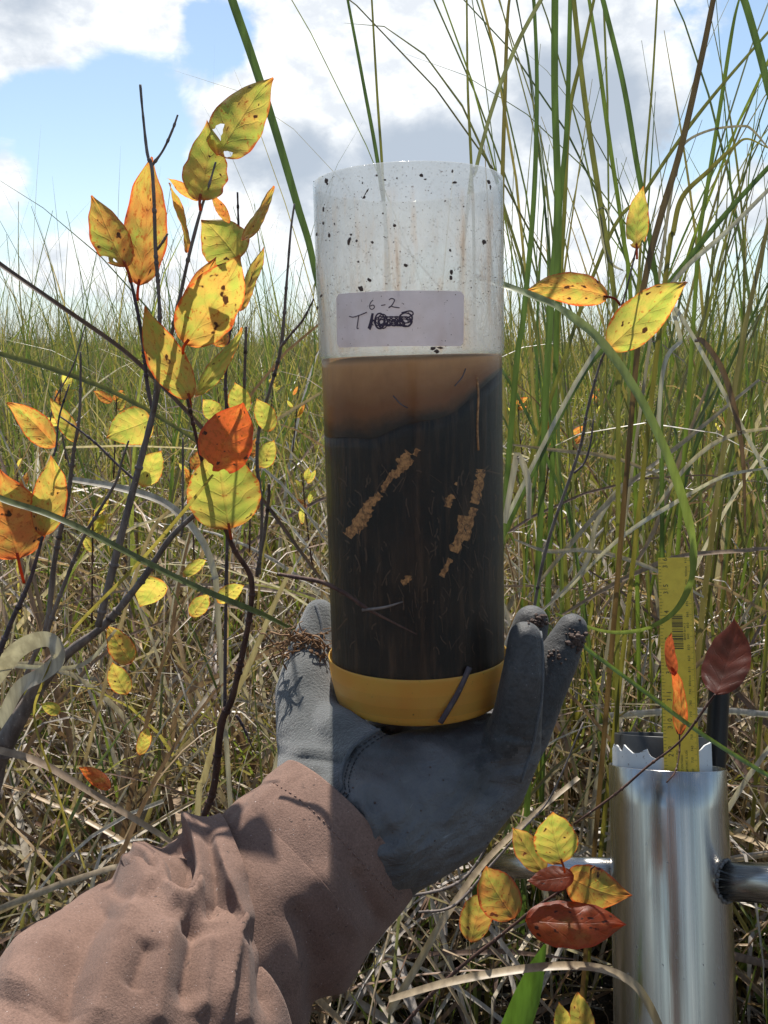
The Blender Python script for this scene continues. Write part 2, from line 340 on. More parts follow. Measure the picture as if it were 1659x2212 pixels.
blade(SB, rp(Z2, [(700, -40), (580, 180), (480, 430), (395, 740), (350, 1000)], .78, .8), [9, 9, 8, 7, 6], (.16, .17, .09), 'pale blurred blade leaning right from the tube rim towards the top', ground=True, fold=.1)
blade(SB, rp(Z2, [(560, -80), (535, 60), (522, 430), (512, 780), (505, 1300)], 1.0), [4, 8, 9, 9, 9], (.15, .125, .035), 'brownish olive blade passing right behind the right edge of the tube rim', ground=True)
blade(SB, rp(Z2, [(640, -40), (650, 60), (660, 400), (645, 880), (600, 1380), (560, 1700)], .98), [8, 8, 11, 13, 13, 12], G1, 'wide green blade bowed slightly left, first in the sky right of the tube', ground=True, roll=.3)
blade(SB, rp(Z2, [(737, -60), (736, 400), (748, 880), (720, 1300), (700, 1680)], 1.02), [16, 16, 15, 14, 14], G1, 'stoutest upright dark green blade in the stand right of the tube', ground=True, roll=.35)
blade(SB, rp(Z2, [(806, -60), (790, 540), (760, 880), (750, 1300)], 1.12), [9, 11, 11, 11], G1, 'upright green blade crossing behind the stoutest blade from upper right', ground=True)
blade(SB, rp(Z2, [(812, -60), (862, 400), (930, 860), (990, 1250), (1010, 1660)], 1.0), [11, 13, 12, 11, 10], OL, 'olive blade leaning left at the top above the horizontal orange leaf', ground=True, roll=.4)
blade(SB, rp(Z2, [(930, -60), (1030, 350), (1090, 700), (1150, 1050), (1190, 1500)], 1.02), [11, 12, 11, 10, 10], G1, 'green blade slanting down from the top to behind the small upright leaf', ground=True, roll=.3)
blade(SB, rp(Z2, [(880, -40), (925, 250), (975, 620), (1030, 1000), (1070, 1400)], 1.2), [7, 9, 9, 9, 8], G2, 'narrower green blade just left of the slanting blade behind the upright leaf', ground=True)
blade(SB, rp(Z2, [(920, -60), (850, 260), (800, 500), (780, 900), (760, 1300)], 1.15), [6, 9, 9, 8, 8], OL, 'olive blade leaning right at the top and meeting the stoutest blade', ground=True)
blade(SB, rp(Z2, [(1430, -40), (1372, 250), (1280, 650), (1200, 920), (1130, 1200), (1090, 1560)], .95), [11, 13, 14, 13, 11, 9], BR, 'brown withered blade with an orange base slanting down from the upper right', ground=True, base_tint=(.17, .10, .045), mat='dry')
blade(SB, rp(Z2, [(1520, -80), (1570, 50), (1660, 390), (1740, 800)], .85), [16, 16, 15, 14], G1, 'broad green blade cutting the upper right corner of the sky', ground=True, roll=.4)
blade(SB, rp(Z2, [(1184, -60), (1160, 350), (1130, 720), (1100, 1200)], 1.3), [4, 5, 6, 6], OL, 'thin straight stalk above the small upright leaf', ground=True)
blade(SB, rp(Z2, [(1720, 70), (1450, 380), (1280, 600), (1120, 840), (900, 1200)], 1.05), [5, 8, 8, 8, 8], OL, 'thin olive blade running diagonally from the right edge across the brown blade', ground=True)
blade(SB, rp(Z2, [(1545, -40), (1510, 100), (1462, 400), (1405, 760), (1360, 1050), (1330, 1500)], 1.1), [3, 8, 9, 9, 9, 8], G2, 'green blade between the brown blade and the corner blade', ground=True)
blade(SB, rp(Z2, [(1720, 660), (1480, 920), (1250, 1200), (1040, 1470), (800, 1720)], 1.02), [10, 12, 12, 11, 10], G1, 'dark green blade running diagonally behind the large right leaf', ground=True)
blade(SB, rp(Z2, [(1740, 740), (1480, 1000), (1300, 1160), (1100, 1400), (830, 1650)], .99), [8, 11, 10, 9, 8], WH, 'whitish dead blade running diagonally beside the dark green one', mat='dry', ground=True)
blade(SB, rp(Z2, [(1660, 640), (1590, 560), (1540, 545), (1400, 565), (1290, 630), (1260, 760), (1230, 900)], 1.1), [3, 5, 5, 6, 7, 7, 7], GY, 'grey withered blade arching over with its tip hanging at the right edge', mat='dry', ground=True)
blade(SB, rp(Z2, [(1659, 640), (1570, 600), (1510, 635), (1400, 740), (1290, 850), (1250, 1000), (1210, 1250)], 1.0), [2, 5, 9, 11, 11, 10, 9], (.17, .15, .035), 'yellowing blade bent over at its top right of the brown blade', ground=True)
blade(SB, rp(Z2, [(1035, 1170), (985, 1140), (950, 1060), (935, 940), (920, 910), (960, 900), (980, 960)], 1.0), [3, 6, 7, 6, 5, 3, 2], WH, 'pale curled dry strip hanging in the stand left of the upright leaf', mat='dry')
blade('arching_blade', [(1020, 596, .62), (1092, 618, .60), (1200, 662, .585), (1295, 735, .575), (1372, 845, .57), (1432, 965, .57), (1476, 1085, .575), (1496, 1180, .58), (1490, 1260, .585), (1455, 1322, .59), (1398, 1356, .60), (1330, 1366, .61), (1258, 1350, .62), (1200, 1325, .63)], [14, 16, 18, 20, 22, 22, 20, 18, 15, 12, 10, 8, 7, 6], (.17, .215, .06), 'long pale green blade arching over right of the tube and curling across the ruler', roll=.5, wob=.5, tip_tint=(.38, .42, .25))
blade(SB, [(1225, 1365, .66), (1258, 1395, .66), (1400, 1500, .67), (1500, 1575, .68), (1600, 1640, .69), (1700, 1700, .70)], [5, 9, 10, 10, 10, 10], (.15, .22, .04), 'thin bright green blade crossing in front of the ruler base towards the right edge', roll=.4)
blade(SB, [(-60, 1040, .5), (0, 1077, .5), (100, 1110, .5), (200, 1155, .5), (400, 1258, .51), (560, 1325, .52), (640, 1364, .53)], [12, 15, 15, 15, 15, 14, 6], (.13, .155, .06), 'olive green blade slanting across the lower left shrub branches', roll=.5)
blade('grass_stalk', [(460, 1025, .52), (400, 1100, .53), (300, 1215, .54), (150, 1370, .55), (90, 1480, .56), (75, 1560, .57), (120, 1700, .58), (160, 1840, .6)], [5, 8, 8, 7, 6, 5, 5, 5], (.30, .25, .07), 'slender yellow stem slanting from the big round leaf to the lower left', roll=.3)
blade('grass_stalk', [(-60, 520, .56), (0, 572, .56), (120, 655, .56), (250, 745, .57), (330, 815, .575), (440, 930, .58), (565, 1078, .585), (640, 1180, .59), (692, 1250, .60)], [10, 13, 12, 12, 12, 11, 10, 9, 8], (.10, .06, .04), 'long dark brown stem curving down across the shrub to the tube', mat='dry', roll=.6)
blade(SB, [(-60, 745, .8), (0, 765, .8), (120, 800, .8), (250, 850, .81), (390, 930, .82), (500, 1010, .84)], [9, 12, 12, 11, 9, 7], (.15, .15, .045), 'olive blade leaning in from the left edge at horizon height', roll=.4)
blade(SB, [(690, 850, .95), (600, 905, .95), (480, 985, .95), (380, 1090, .96), (300, 1220, .97)], [6, 8, 8, 8, 7], TN, 'pale straw blade rising to the tube behind the orange leaf', mat='dry', ground=True)
DR = 'dead_grass'
blade(DR, [(0, 1570, .60), (40, 1490, .58), (95, 1455, .56), (125, 1425, .55), (118, 1388, .55), (85, 1380, .555), (35, 1405, .56), (-20, 1470, .57), (-60, 1530, .58)], [30, 34, 36, 36, 34, 40, 44, 46, 46], (.42, .38, .34), 'broad grey dead blade curled over into a loop at the left edge', mat='dry', roll=.55, fold=.15)
blade(DR, [(250, 1360, .58), (200, 1420, .575), (150, 1442, .57), (60, 1440, .57), (0, 1432, .57), (-50, 1425, .57)], [6, 9, 10, 10, 10, 9], (.46, .42, .36), 'thin whitish dead blade sagging horizontally below the grey loop', mat='dry', roll=.3)
blade(DR, [(-40, 1610, .58), (0, 1622, .58), (80, 1645, .58), (160, 1690, .58), (250, 1745, .585), (340, 1800, .59), (400, 1840, .6)], [16, 17, 17, 16, 15, 13, 11], (.34, .25, .18), 'brown dead blade slanting over the ground above the sleeve', mat='dry', roll=.4)
blade(DR, [(840, 2160, .62), (960, 2125, .62), (1090, 2100, .62), (1200, 2088, .62), (1290, 2092, .62), (1360, 2120, .62), (1400, 2170, .62), (1440, 2260, .62)], [14, 18, 19, 19, 19, 20, 20, 20], (.30, .23, .15), 'brown dead blade arched over the bottom in front of the corer', mat='dry', roll=.5)
blade(DR, [(840, 2190, .7), (900, 2090, .7), (960, 1985, .7), (1050, 1860, .72), (1160, 1755, .74), (1250, 1680, .76)], [16, 17, 16, 14, 12, 10], (.38, .29, .19), 'straw coloured blade leaning up beside the glove from the bottom', mat='dry', roll=.4)
blade(DR, [(150, 1035, .9), (260, 1055, .9), (360, 1090, .9), (430, 1160, .9), (462, 1240, .9), (470, 1330, .9)], [14, 18, 18, 15, 12, 10], (.42, .37, .31), 'pale folded dead blade arching down behind the thick branch', mat='dry', roll=.5, ground=True)
blade(DR, [(630, 1225, .66), (590, 1310, .66), (540, 1430, .66), (480, 1560, .67), (440, 1680, .68), (425, 1770, .68)], [9, 12, 14, 14, 13, 12], (.44, .36, .23), 'straw blade standing beside the dark stem above the cuff', mat='dry', roll=.3, ground=True)
blade(DR, [(1500, 735, 1.0), (1520, 740, 1.0), (1560, 800, 1.0), (1590, 900, 1.0), (1605, 1000, 1.0), (1610, 1150, 1.0)], [10, 12, 13, 12, 9, 4], (.15, .09, .055), 'dark brown dead blade bent over beside the right edge', mat='dry', roll=.4)
blade(DR, [(1424, 990, 1.0), (1425, 880, 1.0), (1438, 780, 1.0), (1470, 740, 1.0), (1500, 733, 1.0)], [9, 10, 10, 9, 6], WH, 'whitish dead blade arched left of the dark bent blade', mat='dry', roll=.4, ground=True)
blade(DR, [(1090, 1130, .85), (1112, 1010, .85), (1120, 985, .85), (1140, 1040, .85), (1142, 1120, .85)], [12, 14, 14, 14, 10], (.48, .42, .36), 'short pale dead strip folded over right beside the tube', mat='dry', roll=.3)
for k, (pts, w, tn) in enumerate([
        ([(1659, 1010), (1560, 1030), (1450, 1090), (1330, 1170), (1210, 1290)], 9, WH), ([(1700, 920), (1580, 940), (1490, 1000), (1400, 1120)], 9, (.42, .36, .28)),
        ([(1110, 1165), (1180, 1190), (1280, 1190), (1400, 1225), (1520, 1290)], 9, (.40, .33, .24)), ([(1100, 960), (1220, 975), (1330, 990), (1450, 1040)], 8, TN),
        ([(1140, 1290), (1220, 1190), (1330, 1070), (1470, 960), (1640, 820)], 10, (.34, .28, .21)), ([(1160, 1330), (1260, 1230), (1290, 1130), (1345, 1050), (1440, 1010)], 11, (.46, .40, .32)),
        ([(1180, 1350), (1330, 1260), (1460, 1205), (1600, 1190), (1700, 1180)], 10, (.24, .17, .12)), ([(1290, 1330), (1360, 1240), (1420, 1130), (1480, 960), (1530, 830)], 9, (.28, .2, .14))]):
    blade(DR, [(x, y, .98 + .02 * k) for x, y in pts], [4, w, w + 1, w, w * .6], tn, ['whitish dead blade rising to the right edge from beside the tube', 'short pale dead blade bent near the right edge above the ruler', 'grey tan dead blade lying almost level just above the top of the ruler', 'light tan dead blade lying almost level right of the tube', 'grey brown dead blade leaning up to the right across the thin dark stem', 'cream coloured dead blade arching up to the right of the thin dark stem', 'dark brown dead blade lying behind the top of the ruler to the right edge', 'brown dead blade climbing towards the dark bent blade at the right'][k], mat='dry', roll=.3, wob=.6)
blade('broad_green_leaf', [(1178, 2040, .70), (1160, 2090, .70), (1140, 2150, .70), (1110, 2230, .70), (1080, 2320, .70)], [6, 36, 56, 62, 50], (.10, .19, .03), 'broad fresh green leaf blade rising at the bottom left of the corer', cat='leaf', fold=.35)
for k in range(70):                                                # the stand on the right: tall, hard to tell apart
    rx = random.Random(100 + k); x0 = rx.uniform(1100, 1680); Y = rx.uniform(1.15, 2.3); lean = rx.gauss(0, 190); curve = rx.gauss(0, 60)
    ytop = rx.uniform(-60, 600) if k % 3 else rx.uniform(300, 720)
    yb = 1150; pts = []
    for i in range(6):
        f = i / 5; pts.append((x0 + lean * (1 - f) + curve * math.sin(f * 3.1), ytop + (yb - ytop) * f, Y))
    w = rx.uniform(5, 12) / (Y ** .6)
    blade(SB, pts, [1.2, w * .6, w * .85, w, w, w], random.Random(k).choice([G1, G2, OL, OL, (.12, .13, .05), (.2, .17, .06)]), 'green sawgrass blade in the tall stand right of the tube', group='sawgrass blades of the tall stand on the right', ground=True, tip_tint=(.30, .22, .11) if k % 3 == 0 else None, roll=rx.uniform(-.8, .8), wob=.3)
for k in range(34):                                                # thinner, left
    rx = random.Random(300 + k); x0 = rx.uniform(-20, 690); Y = rx.uniform(1.5, 3.2); lean = rx.gauss(-20, 90); curve = rx.gauss(0, 40); ytop = rx.uniform(380, 700)
    pts = [(x0 + lean * (1 - i / 5) + curve * math.sin(i / 5 * 3.1), ytop + (1000 - ytop) * i / 5, Y) for i in range(6)]
    w = rx.uniform(4, 8) / (Y ** .5)
    blade(SB, pts, [1, w * .5, w * .8, w, w, w], random.Random(k).choice([G1, G2, OL, (.15, .16, .06)]), 'thin sawgrass blade rising behind the leafy shrub on the left', group='thin sawgrass blades behind the shrub', ground=True, roll=rx.uniform(-.8, .8))
# ------------------------------------------------------------------ the held sample tube
A0, A1 = at(903, 1411, .497), at(880.5, 397, .507)                    # axis points at the cap's lip and at the rim
AX = (A1 - A0).normalized(); TH = (A1 - A0).length
E2 = (EYE - A0); E2 = (E2 - AX * E2.dot(AX)).normalized(); E1 = E2.cross(AX).normalized() * -1
if E1.dot(RT) < 0: E1 = -E1
TR = .5 * (187.5 * mpp(A0) + 210 * mpp(A1)) * .993
print('tube radius', TR, 187.5 * mpp(A0), 210 * mpp(A1), TH)
def cyl(th, h, r): return A0 + AX * h + (E1 * math.sin(th) + E2 * math.cos(th)) * r
def on_tube(x, y, r=None):
    """angle and height where a sight line first meets the tube"""
    r = r or TR; d = ray(x, y); o = EYE - A0
    dp = d - AX * d.dot(AX); op = o - AX * o.dot(AX)
    a, b, c = dp.dot(dp), 2 * dp.dot(op), op.dot(op) - r * r; D = max(b * b - 4 * a * c, 0)
    p = EYE + d * ((-b - math.sqrt(D)) / (2 * a)); q = p - A0
    return math.atan2(q.dot(E1), q.dot(E2)), q.dot(AX)
def lathe(prof, seg=96, closed=False, origin=None, ax=None, e1=None, e2=None):
    """prof: (radius, height); returns verts, faces, uv"""
    o, a, u, v = origin or A0, ax or AX, e1 or E1, e2 or E2; V, Fc, U = [], [], []
    hs = [p[1] for p in prof]; h0, h1 = min(hs), max(hs); n = len(prof)
    for r, h in prof:
        for k in range(seg):
            q = 2 * math.pi * k / seg + math.pi; V.append(o + a * h + (u * math.sin(q) + v * math.cos(q)) * r); U.append((k / seg, (h - h0) / max(h1 - h0, 1e-6)))
    for i in range(n if closed else n - 1):
        j = (i + 1) % n
        for k in range(seg): k2 = (k + 1) % seg; Fc.append((i * seg + k, i * seg + k2, j * seg + k2, j * seg + k))
    return V, Fc, U
HB, WALL = -.020, .0011                                               # tube's lower end inside the cap
HW = on_tube(885, 766)[1]                                             # water line
def tube_mat():
    m, t = material('scuffed_clear_plastic'); uv = t.n('ShaderNodeTexCoord').outputs['UV']; s = t.n('ShaderNodeSeparateXYZ', {0: uv})
    wl = (HW - HB) / (TH - HB)
    sv = t.v('MULTIPLY', uv, (30, 9, 1)); st = t.v('MULTIPLY', uv, (60, 3, 1)); fine = t.v('MULTIPLY', uv, (200, 150, 1))
    n1 = t.noise(sv, 1, 6, .6); n2 = t.noise(st, 1, 5, .6); n3 = t.noise(fine, 1, 4, .6); sc = t.noise(t.v('MULTIPLY', uv, (420, 4, 1)), 1, 3, .6)
    dry = t.mr(t.m('ADD', s.outputs[1], t.m('MULTIPLY', t.m('SUBTRACT', n1, .5), .006)), wl - .006, wl + .012)
    frost = t.m('ADD', t.m('MULTIPLY', dry, t.m('ADD', .24, t.m('MULTIPLY', n1, .36))), t.m('MULTIPLY', t.m('SUBTRACT', 1.0, dry), t.m('ADD', .006, t.m('MULTIPLY', t.mr(sc, .56, .72), .035))))
    top = t.mr(s.outputs[1], .945, .965, 1, 0)
    stain = t.m('MULTIPLY', t.m('MULTIPLY', t.mr(t.m('ADD', t.m('MULTIPLY', n2, .6), t.m('MULTIPLY', n1, .4)), .46, .66), dry), top)
    dark = t.m('MULTIPLY', t.mr(t.m('ADD', n3, t.m('MULTIPLY', n2, .3)), .80, .86), dry)
    c = t.mix(t.m('MULTIPLY', stain, .6), (.575, .595, .605), (.58, .41, .26))
    c = t.mix(t.m('MULTIPLY', t.mr(n3, .38, .5, 1, 0), .12), c, (.4, .38, .33)); c = t.mix(dark, c, (.10, .06, .04))
    frost = t.m('MAXIMUM', frost, t.m('MAXIMUM', t.m('MULTIPLY', stain, .75), dark))
    pit = t.mr(t.n('ShaderNodeTexVoronoi', {'Vector': t.v('MULTIPLY', uv, (150, 130, 1)), 'Scale': 1.0}).outputs['Distance'], .12, .34); pit = t.m('MAXIMUM', pit, t.mr(n1, .44, .56, 1, 0))
    c = t.mix(t.m('MULTIPLY', t.m('SUBTRACT', 1.0, pit), t.m('MULTIPLY', dry, .45)), c, (.30, .28, .25))
    nb = bump(t, t.m('ADD', t.m('ADD', t.mr(n3, .55, .75), t.m('MULTIPLY', n1, .5)), pit), .35, .0009)
    tr = t.n('ShaderNodeBsdfTranslucent', {0: c, 'Normal': nb}).outputs[0]; df = t.n('ShaderNodeBsdfDiffuse', {0: c, 'Normal': nb}).outputs[0]
    sca = t.n('ShaderNodeMixShader', {0: .70, 1: df, 2: tr}).outputs[0]
    tp = t.n('ShaderNodeBsdfTransparent', {0: (.97, .975, .965)}).outputs[0]
    body = t.n('ShaderNodeMixShader', {0: frost, 1: tp, 2: sca}).outputs[0]
    fr = t.m('MULTIPLY', t.m('MULTIPLY', t.n('ShaderNodeFresnel', {0: 1.4}).outputs[0], .40), t.m('SUBTRACT', 1.0, t.n('ShaderNodeNewGeometry').outputs['Backfacing']))
    gl = t.n('ShaderNodeBsdfGlossy', {0: (1, 1, 1), 'Roughness': .12, 'Normal': nb}).outputs[0]
    out(t, t.n('ShaderNodeMixShader', {0: fr, 1: body, 2: gl}).outputs[0]); return m
TUBE = tag(empty('sample_tube', A0 + AX * HB), 'clear plastic sampling tube with a yellow end cap standing on the gloved palm', 'sample tube')
hs = np.linspace(HB, TH, 40)
v, f, u = lathe([(TR, h) for h in hs] + [(TR - .0004, TH + .0003), (TR - WALL + .0004, TH + .0003)] + [(TR - WALL, h) for h in hs[::-1]], 128, True)
o = mk('tube_wall', v, f, tube_mat(), TUBE, uv=u)
def outward(o):
    bm = bmesh.new(); bm.from_mesh(o.data); bmesh.ops.recalc_face_normals(bm, faces=bm.faces[:]); bm.to_mesh(o.data); bm.free()
outward(o)
def cap_mat():
    m, t = material('yellow_cap_plastic'); g = t.n('ShaderNodeNewGeometry').outputs['Position']
    n = t.noise(g, 60, 4); n2 = t.noise(g, 420, 3)
    c = t.mix(t.mr(n, .3, .7), (.97, .50, .10), (.95, .42, .08)); c = t.mix(t.mr(n2, .70, .76), c, (.12, .06, .03))
    p = principled(t, col=c, rough=.42, spec=.35, **{'Subsurface Weight': .5, 'Subsurface Radius': (.012, .005, .002), 'Subsurface Scale': 1.0})
    out(t, t.n('ShaderNodeMixShader', {0: .35, 1: p, 2: t.n('ShaderNodeBsdfTranslucent', {0: (.98, .5, .08, 1)}).outputs[0]}).outputs[0]); return m
M['cap'] = cap_mat()
CH = .0262
v, f, u = lathe([(TR + .0003, .0010), (TR + .0006, .0012), (TR + .0009, .0006), (TR + .0008, -.0015), (TR + .0003, -CH * .25), (TR - .0007, -CH * .5), (TR - .0020, -CH * .75), (TR - .0030, -CH + .0025), (TR - .0040, -CH + .0008), (TR - .0058, -CH), (TR * .5, -CH - .0003), (.0005, -CH - .0004)], 96)
mk('end_cap', v, f, M['cap'], TUBE, uv=u)
# sticker and its handwriting
def sticker():
    c = [on_tube(728, 636), on_tube(1001, 630), on_tube(1000, 748), on_tube(730, 751)]
    V, Fc = [], []; nx, ny = 40, 10; rx, ry = .03, .07
    for j in range(ny + 1):
        for i in range(nx + 1):
            a, b = i / nx, j / ny; e = min(a, 1 - a)
            k = 1 - math.sqrt(max(0, 1 - ((rx - e) / rx) ** 2)) if e < rx else 0
            b = ry * k + b * (1 - 2 * ry * k)
            th = (c[0][0] * (1 - a) + c[1][0] * a) * (1 - b) + (c[3][0] * (1 - a) + c[2][0] * a) * b
            h = (c[0][1] * (1 - a) + c[1][1] * a) * (1 - b) + (c[3][1] * (1 - a) + c[2][1] * a) * b
            V.append(cyl(th, h, TR + .0005))
    for j in range(ny):
        for i in range(nx): q = j * (nx + 1) + i; Fc.append((q, q + nx + 1, q + nx + 2, q + 1))
    m, t = material('sticker_paper'); g = t.n('ShaderNodeNewGeometry').outputs['Position']
    n = t.noise(g, 90, 5); n2 = t.noise(g, 700, 3)
    cc = t.mix(t.mr(n, .35, .7), (.72, .64, .66), (.62, .54, .54)); cc = t.mix(t.mr(n2, .69, .72), cc, (.16, .09, .10))
    p = principled(t, col=cc, rough=.55)
    out(t, t.n('ShaderNodeMixShader', {0: .30, 1: p, 2: t.n('ShaderNodeBsdfTranslucent', {0: (.75, .68, .70, 1)}).outputs[0]}).outputs[0])
    return mk('sticker', V, Fc, m, TUBE)
STK = sticker()
def flat_mat(name, c, rough=.6):
    m, t = material(name); g = t.n('ShaderNodeNewGeometry').outputs['Position']; n = t.noise(g, 500, 3)
    out(t, principled(t, col=t.mix(t.mr(n, .3, .7), tuple(x * .8 for x in c), c), rough=rough)); return m
M['ink'] = flat_mat('violet_ink', (.055, .03, .06))
M['dirt'] = flat_mat('dark_dirt', (.095, .06, .045), .8)
def stroke(pts, w):
    """pen stroke on the sticker: a flat ribbon lying on the curved paper; points in a 1659-wide enlargement"""
    q = catmull([Vector((630.4 + x * .32, 331.8 + y * .32, 0)) for x, y in pts], 5); V, Fc = [], []
    for i, p in enumerate(q):
        t = (q[min(i + 1, len(q) - 1)] - q[max(i - 1, 0)]); t = t.normalized() if t.length else Vector((1, 0, 0))
        for sgn in (-1, 1):
            th, h = on_tube(p.x - t.y * w * sgn, p.y + t.x * w * sgn, TR + .0009); V.append(cyl(th, h, TR + .0008 + .00006 * (len(STROKES) % 7)))
    for i in range(len(q) - 1): Fc.append((i * 2, i * 2 + 1, i * 2 + 3, i * 2 + 2))
    STROKES.append((V, Fc))
STROKES = []
stroke([(548, 988), (532, 1005), (524, 1030), (530, 1048), (545, 1050), (557, 1036), (548, 1022), (528, 1030)], 1.0)
stroke([(602, 1025), (632, 1020)], 1.0)
stroke([(656, 988), (672, 978), (691, 985), (689, 1002), (670, 1030), (654, 1041), (668, 1030), (690, 1036), (727, 1041)], 1.1)
stroke([(387, 1098), (415, 1104), (460, 1090), (507, 1071)], 1.1); stroke([(452, 1092), (446, 1140), (441, 1178), (452, 1180)], 1.1)
stroke([(547, 1078), (535, 1130), (520, 1182)], 2.6); stroke([(530, 1140), (548, 1082), (540, 1150), (528, 1190)], 1.6)
def loop(cx, cy, rx, ry, turns, dx, ph, w):
    n = int(turns * 9); stroke([(cx + dx * i / n + rx * math.cos(ph + 2 * math.pi * i / 9), cy + ry * math.sin(ph + 2 * math.pi * i / 9)) for i in range(n + 1)], w)
loop(590, 1130, 32, 52, 1.6, 6, 0, 1.6); loop(610, 1132, 30, 48, 1.3, 8, 1.5, 1.3); loop(580, 1130, 38, 30, 5, 170, .5, 1.2); loop(570, 1140, 34, 24, 4.6, 190, 2.2, 1.1)
loop(650, 1145, 26, 18, 3.2, 90, 0, 1.2); loop(765, 1110, 42, 34, 2.2, 8, .3, 1.3); loop(770, 1135, 40, 34, 1.8, -6, 2.5, 1.2); stroke([(545, 1120), (600, 1155), (700, 1150), (790, 1165)], 1.1); stroke([(740, 1075), (800, 1062), (818, 1085), (775, 1115), (812, 1130), (790, 1165), (745, 1160)], 1.5)
V_, F_ = merge(STROKES); mk('handwriting', V_, F_, M['ink'], STK, smooth=False)
# dirt on the plastic
def specks():
    R = random.Random(5); parts = []
    def sp(x, y, a, b, rot=0.0, hgt=.0006):
        c, sn = math.cos(rot), math.sin(rot); V = []
        for k in range(8):
            q = k * math.pi / 4; rr = R.uniform(.65, 1.2); dx, dy = a * rr * math.cos(q), b * rr * math.sin(q)
            th, h = on_tube(x + dx * c - dy * sn, y + dx * sn + dy * c); V.append(cyl(th, h, TR + .00055))
        th, h = on_tube(x, y); V.append(cyl(th, h, TR + .00055 + hgt))
        parts.append((V, [(k, 8, (k + 1) % 8) for k in range(8)]))
    for zx, zy, a, b, r in [(240, 182, 4, 6, .2), (244, 205, 2.5, 3, 0), (515, 250, 2, 5, .5), (490, 298, 3.5, 4, .3), (502, 270, 1.2, 6, .5), (440, 590, 3, 4, 0), (392, 592, 4, 11, .3), (404, 548, 3, 3, 0), (470, 915, 6, 8, -.3), (525, 853, 5, 4, .5), (1290, 600, 5, 6, -.5), (1065, 652, 3, 4, 0),
                             (1095, 197, 5, 3.5, -.3), (1322, 192, 4, 6, -.3), (1334, 225, 2, 6, -.1), (875, 150, 4.5, 4, 0), (898, 175, 3.5, 2, 0), (692, 488, 4, 3.5, 0), (770, 755, 5, 3.5, .4), (617, 405, 2.5, 2, 0), (220, 378, 2.5, 6, 0), (258, 553, 3, 4.5, 0), (218, 470, 2, 4, 0), (546, 600, 3.5, 3, .3), (452, 730, 3, 2.5, .3), (575, 148, 3, 3, 0),
                             (630, 180, 3.5, 2.5, .2), (710, 168, 2, 3, 0), (1032, 322, 2.5, 2, 0), (1155, 358, 2, 2, 0), (294, 475, 1.2, 3.5, 0), (630, 565, 5, 1, .5), (1080, 120, 2.2, 3.5, 0), (1118, 780, 1.5, 1.5, 0), (950, 1315, 7, 4, 0), (1000, 1312, 7, 3, .1), (975, 1335, 6, 5, 0), (1075, 800, 4, 7, .1), (1070, 838, 4, 5, 0), (480, 200, 1.5, 2.5, 0), (175, 545, 2, 5, 0), (180, 1040, 2, 6, 0), (205, 960, 2, 5, .4)]:
        sp(630.4 + zx * .32, 331.8 + zy * .32, a, b, r)
    for k in range(420):
        x, y = R.uniform(676, 1084), R.uniform(376, 752)
        if 722 < x < 1006 and 626 < y < 755 and R.random() < .75: continue
        s = R.uniform(.5, 1.25); sp(x, y, s, s * R.uniform(.8, 1.5), R.uniform(0, 3), .0003)
    for k in range(26): x, y = R.uniform(720, 1085), R.uniform(1440, 1540); s = R.uniform(.6, 1.3); 
    V, Fc = merge(parts); o = mk('dirt_specks', V, Fc, M['dirt'], TUBE); tag(o, kind='stuff')
specks()
# murky water over peat, inside the tube
RI = TR - WALL - .0002
SLH = [on_tube(px_, y_)[1] for px_, y_ in ((715, 940), (825, 945), (900, 925), (985, 880), (1045, 830), (1080, 800))]
def slump(th, r):                                                      # height of the peat surface: high on the right, low on the left
    x = math.sin(th) * r / RI; return float(np.interp(x, [-1, -.4, 0, .45, .8, 1], SLH)) + .0016 * math.sin(2.1 + 5 * x) + .001 * math.sin(9 * x + 2 * math.cos(th))
seg = 96; V, Fc, U = [], [], []; ns = 24
for j in range(ns + 1):
    for k in range(seg):
        th = -math.pi + 2 * math.pi * k / seg; h = HB + .004 + (slump(th, RI) - HB - .004) * j / ns; V.append(cyl(th, h, RI)); U.append((k / seg, j / ns))
for j in range(ns):
    for k in range(seg): k2 = (k + 1) % seg; Fc.append((j * seg + k, j * seg + k2, (j + 1) * seg + k2, (j + 1) * seg + k))
for r in (.66, .33, .01):
    b = len(V)
    for k in range(seg): th = -math.pi + 2 * math.pi * k / seg; V.append(cyl(th, slump(th, RI * r), RI * r)); U.append((k / seg, 1.0))
    for k in range(seg): k2 = (k + 1) % seg; Fc.append((b - seg + k, b - seg + k2, b + k2, b + k))
Fc.append(tuple(range(seg - 1, -1, -1)))
def peat_mat():
    m, t = material('wet_peat'); uv = t.n('ShaderNodeTexCoord').outputs['UV']
    st = t.noise(t.v('MULTIPLY', uv, (70, 3.5, 1)), 1, 6, .65); bl = t.noise(t.v('MULTIPLY', uv, (14, 5, 1)), 1, 5, .6); fn = t.noise(t.v('MULTIPLY', uv, (300, 60, 1)), 1, 3)
    c = t.mix(t.mr(bl, .35, .7), (.008, .0055, .0042), (.024, .0135, .0075)); c = t.mix(t.m('MULTIPLY', t.mr(st, .46, .72), .8), c, (.075, .040, .022)); c = t.mix(t.m('MULTIPLY', t.mr(fn, .66, .75), .6), c, (.09, .05, .025))
    s = t.n('ShaderNodeSeparateXYZ', {0: uv})
    out(t, principled(t, col=c, rough=.55, spec=.35, normal=bump(t, st, .4, .002))); return m
PEAT = mk('peat_core', V, Fc, peat_mat(), uv=U); tag(PEAT, 'dark wet peat filling the lower part of the tube, its top slanting', 'soil sample')
V, Fc, U = [], [], []
for j in range(9):
    for k in range(seg):
        th = -math.pi + 2 * math.pi * k / seg; lo = slump(th, RI) + .0003; V.append(cyl(th, lo + (HW - lo) * j / 8, RI)); U.append((k / seg, j / 8))
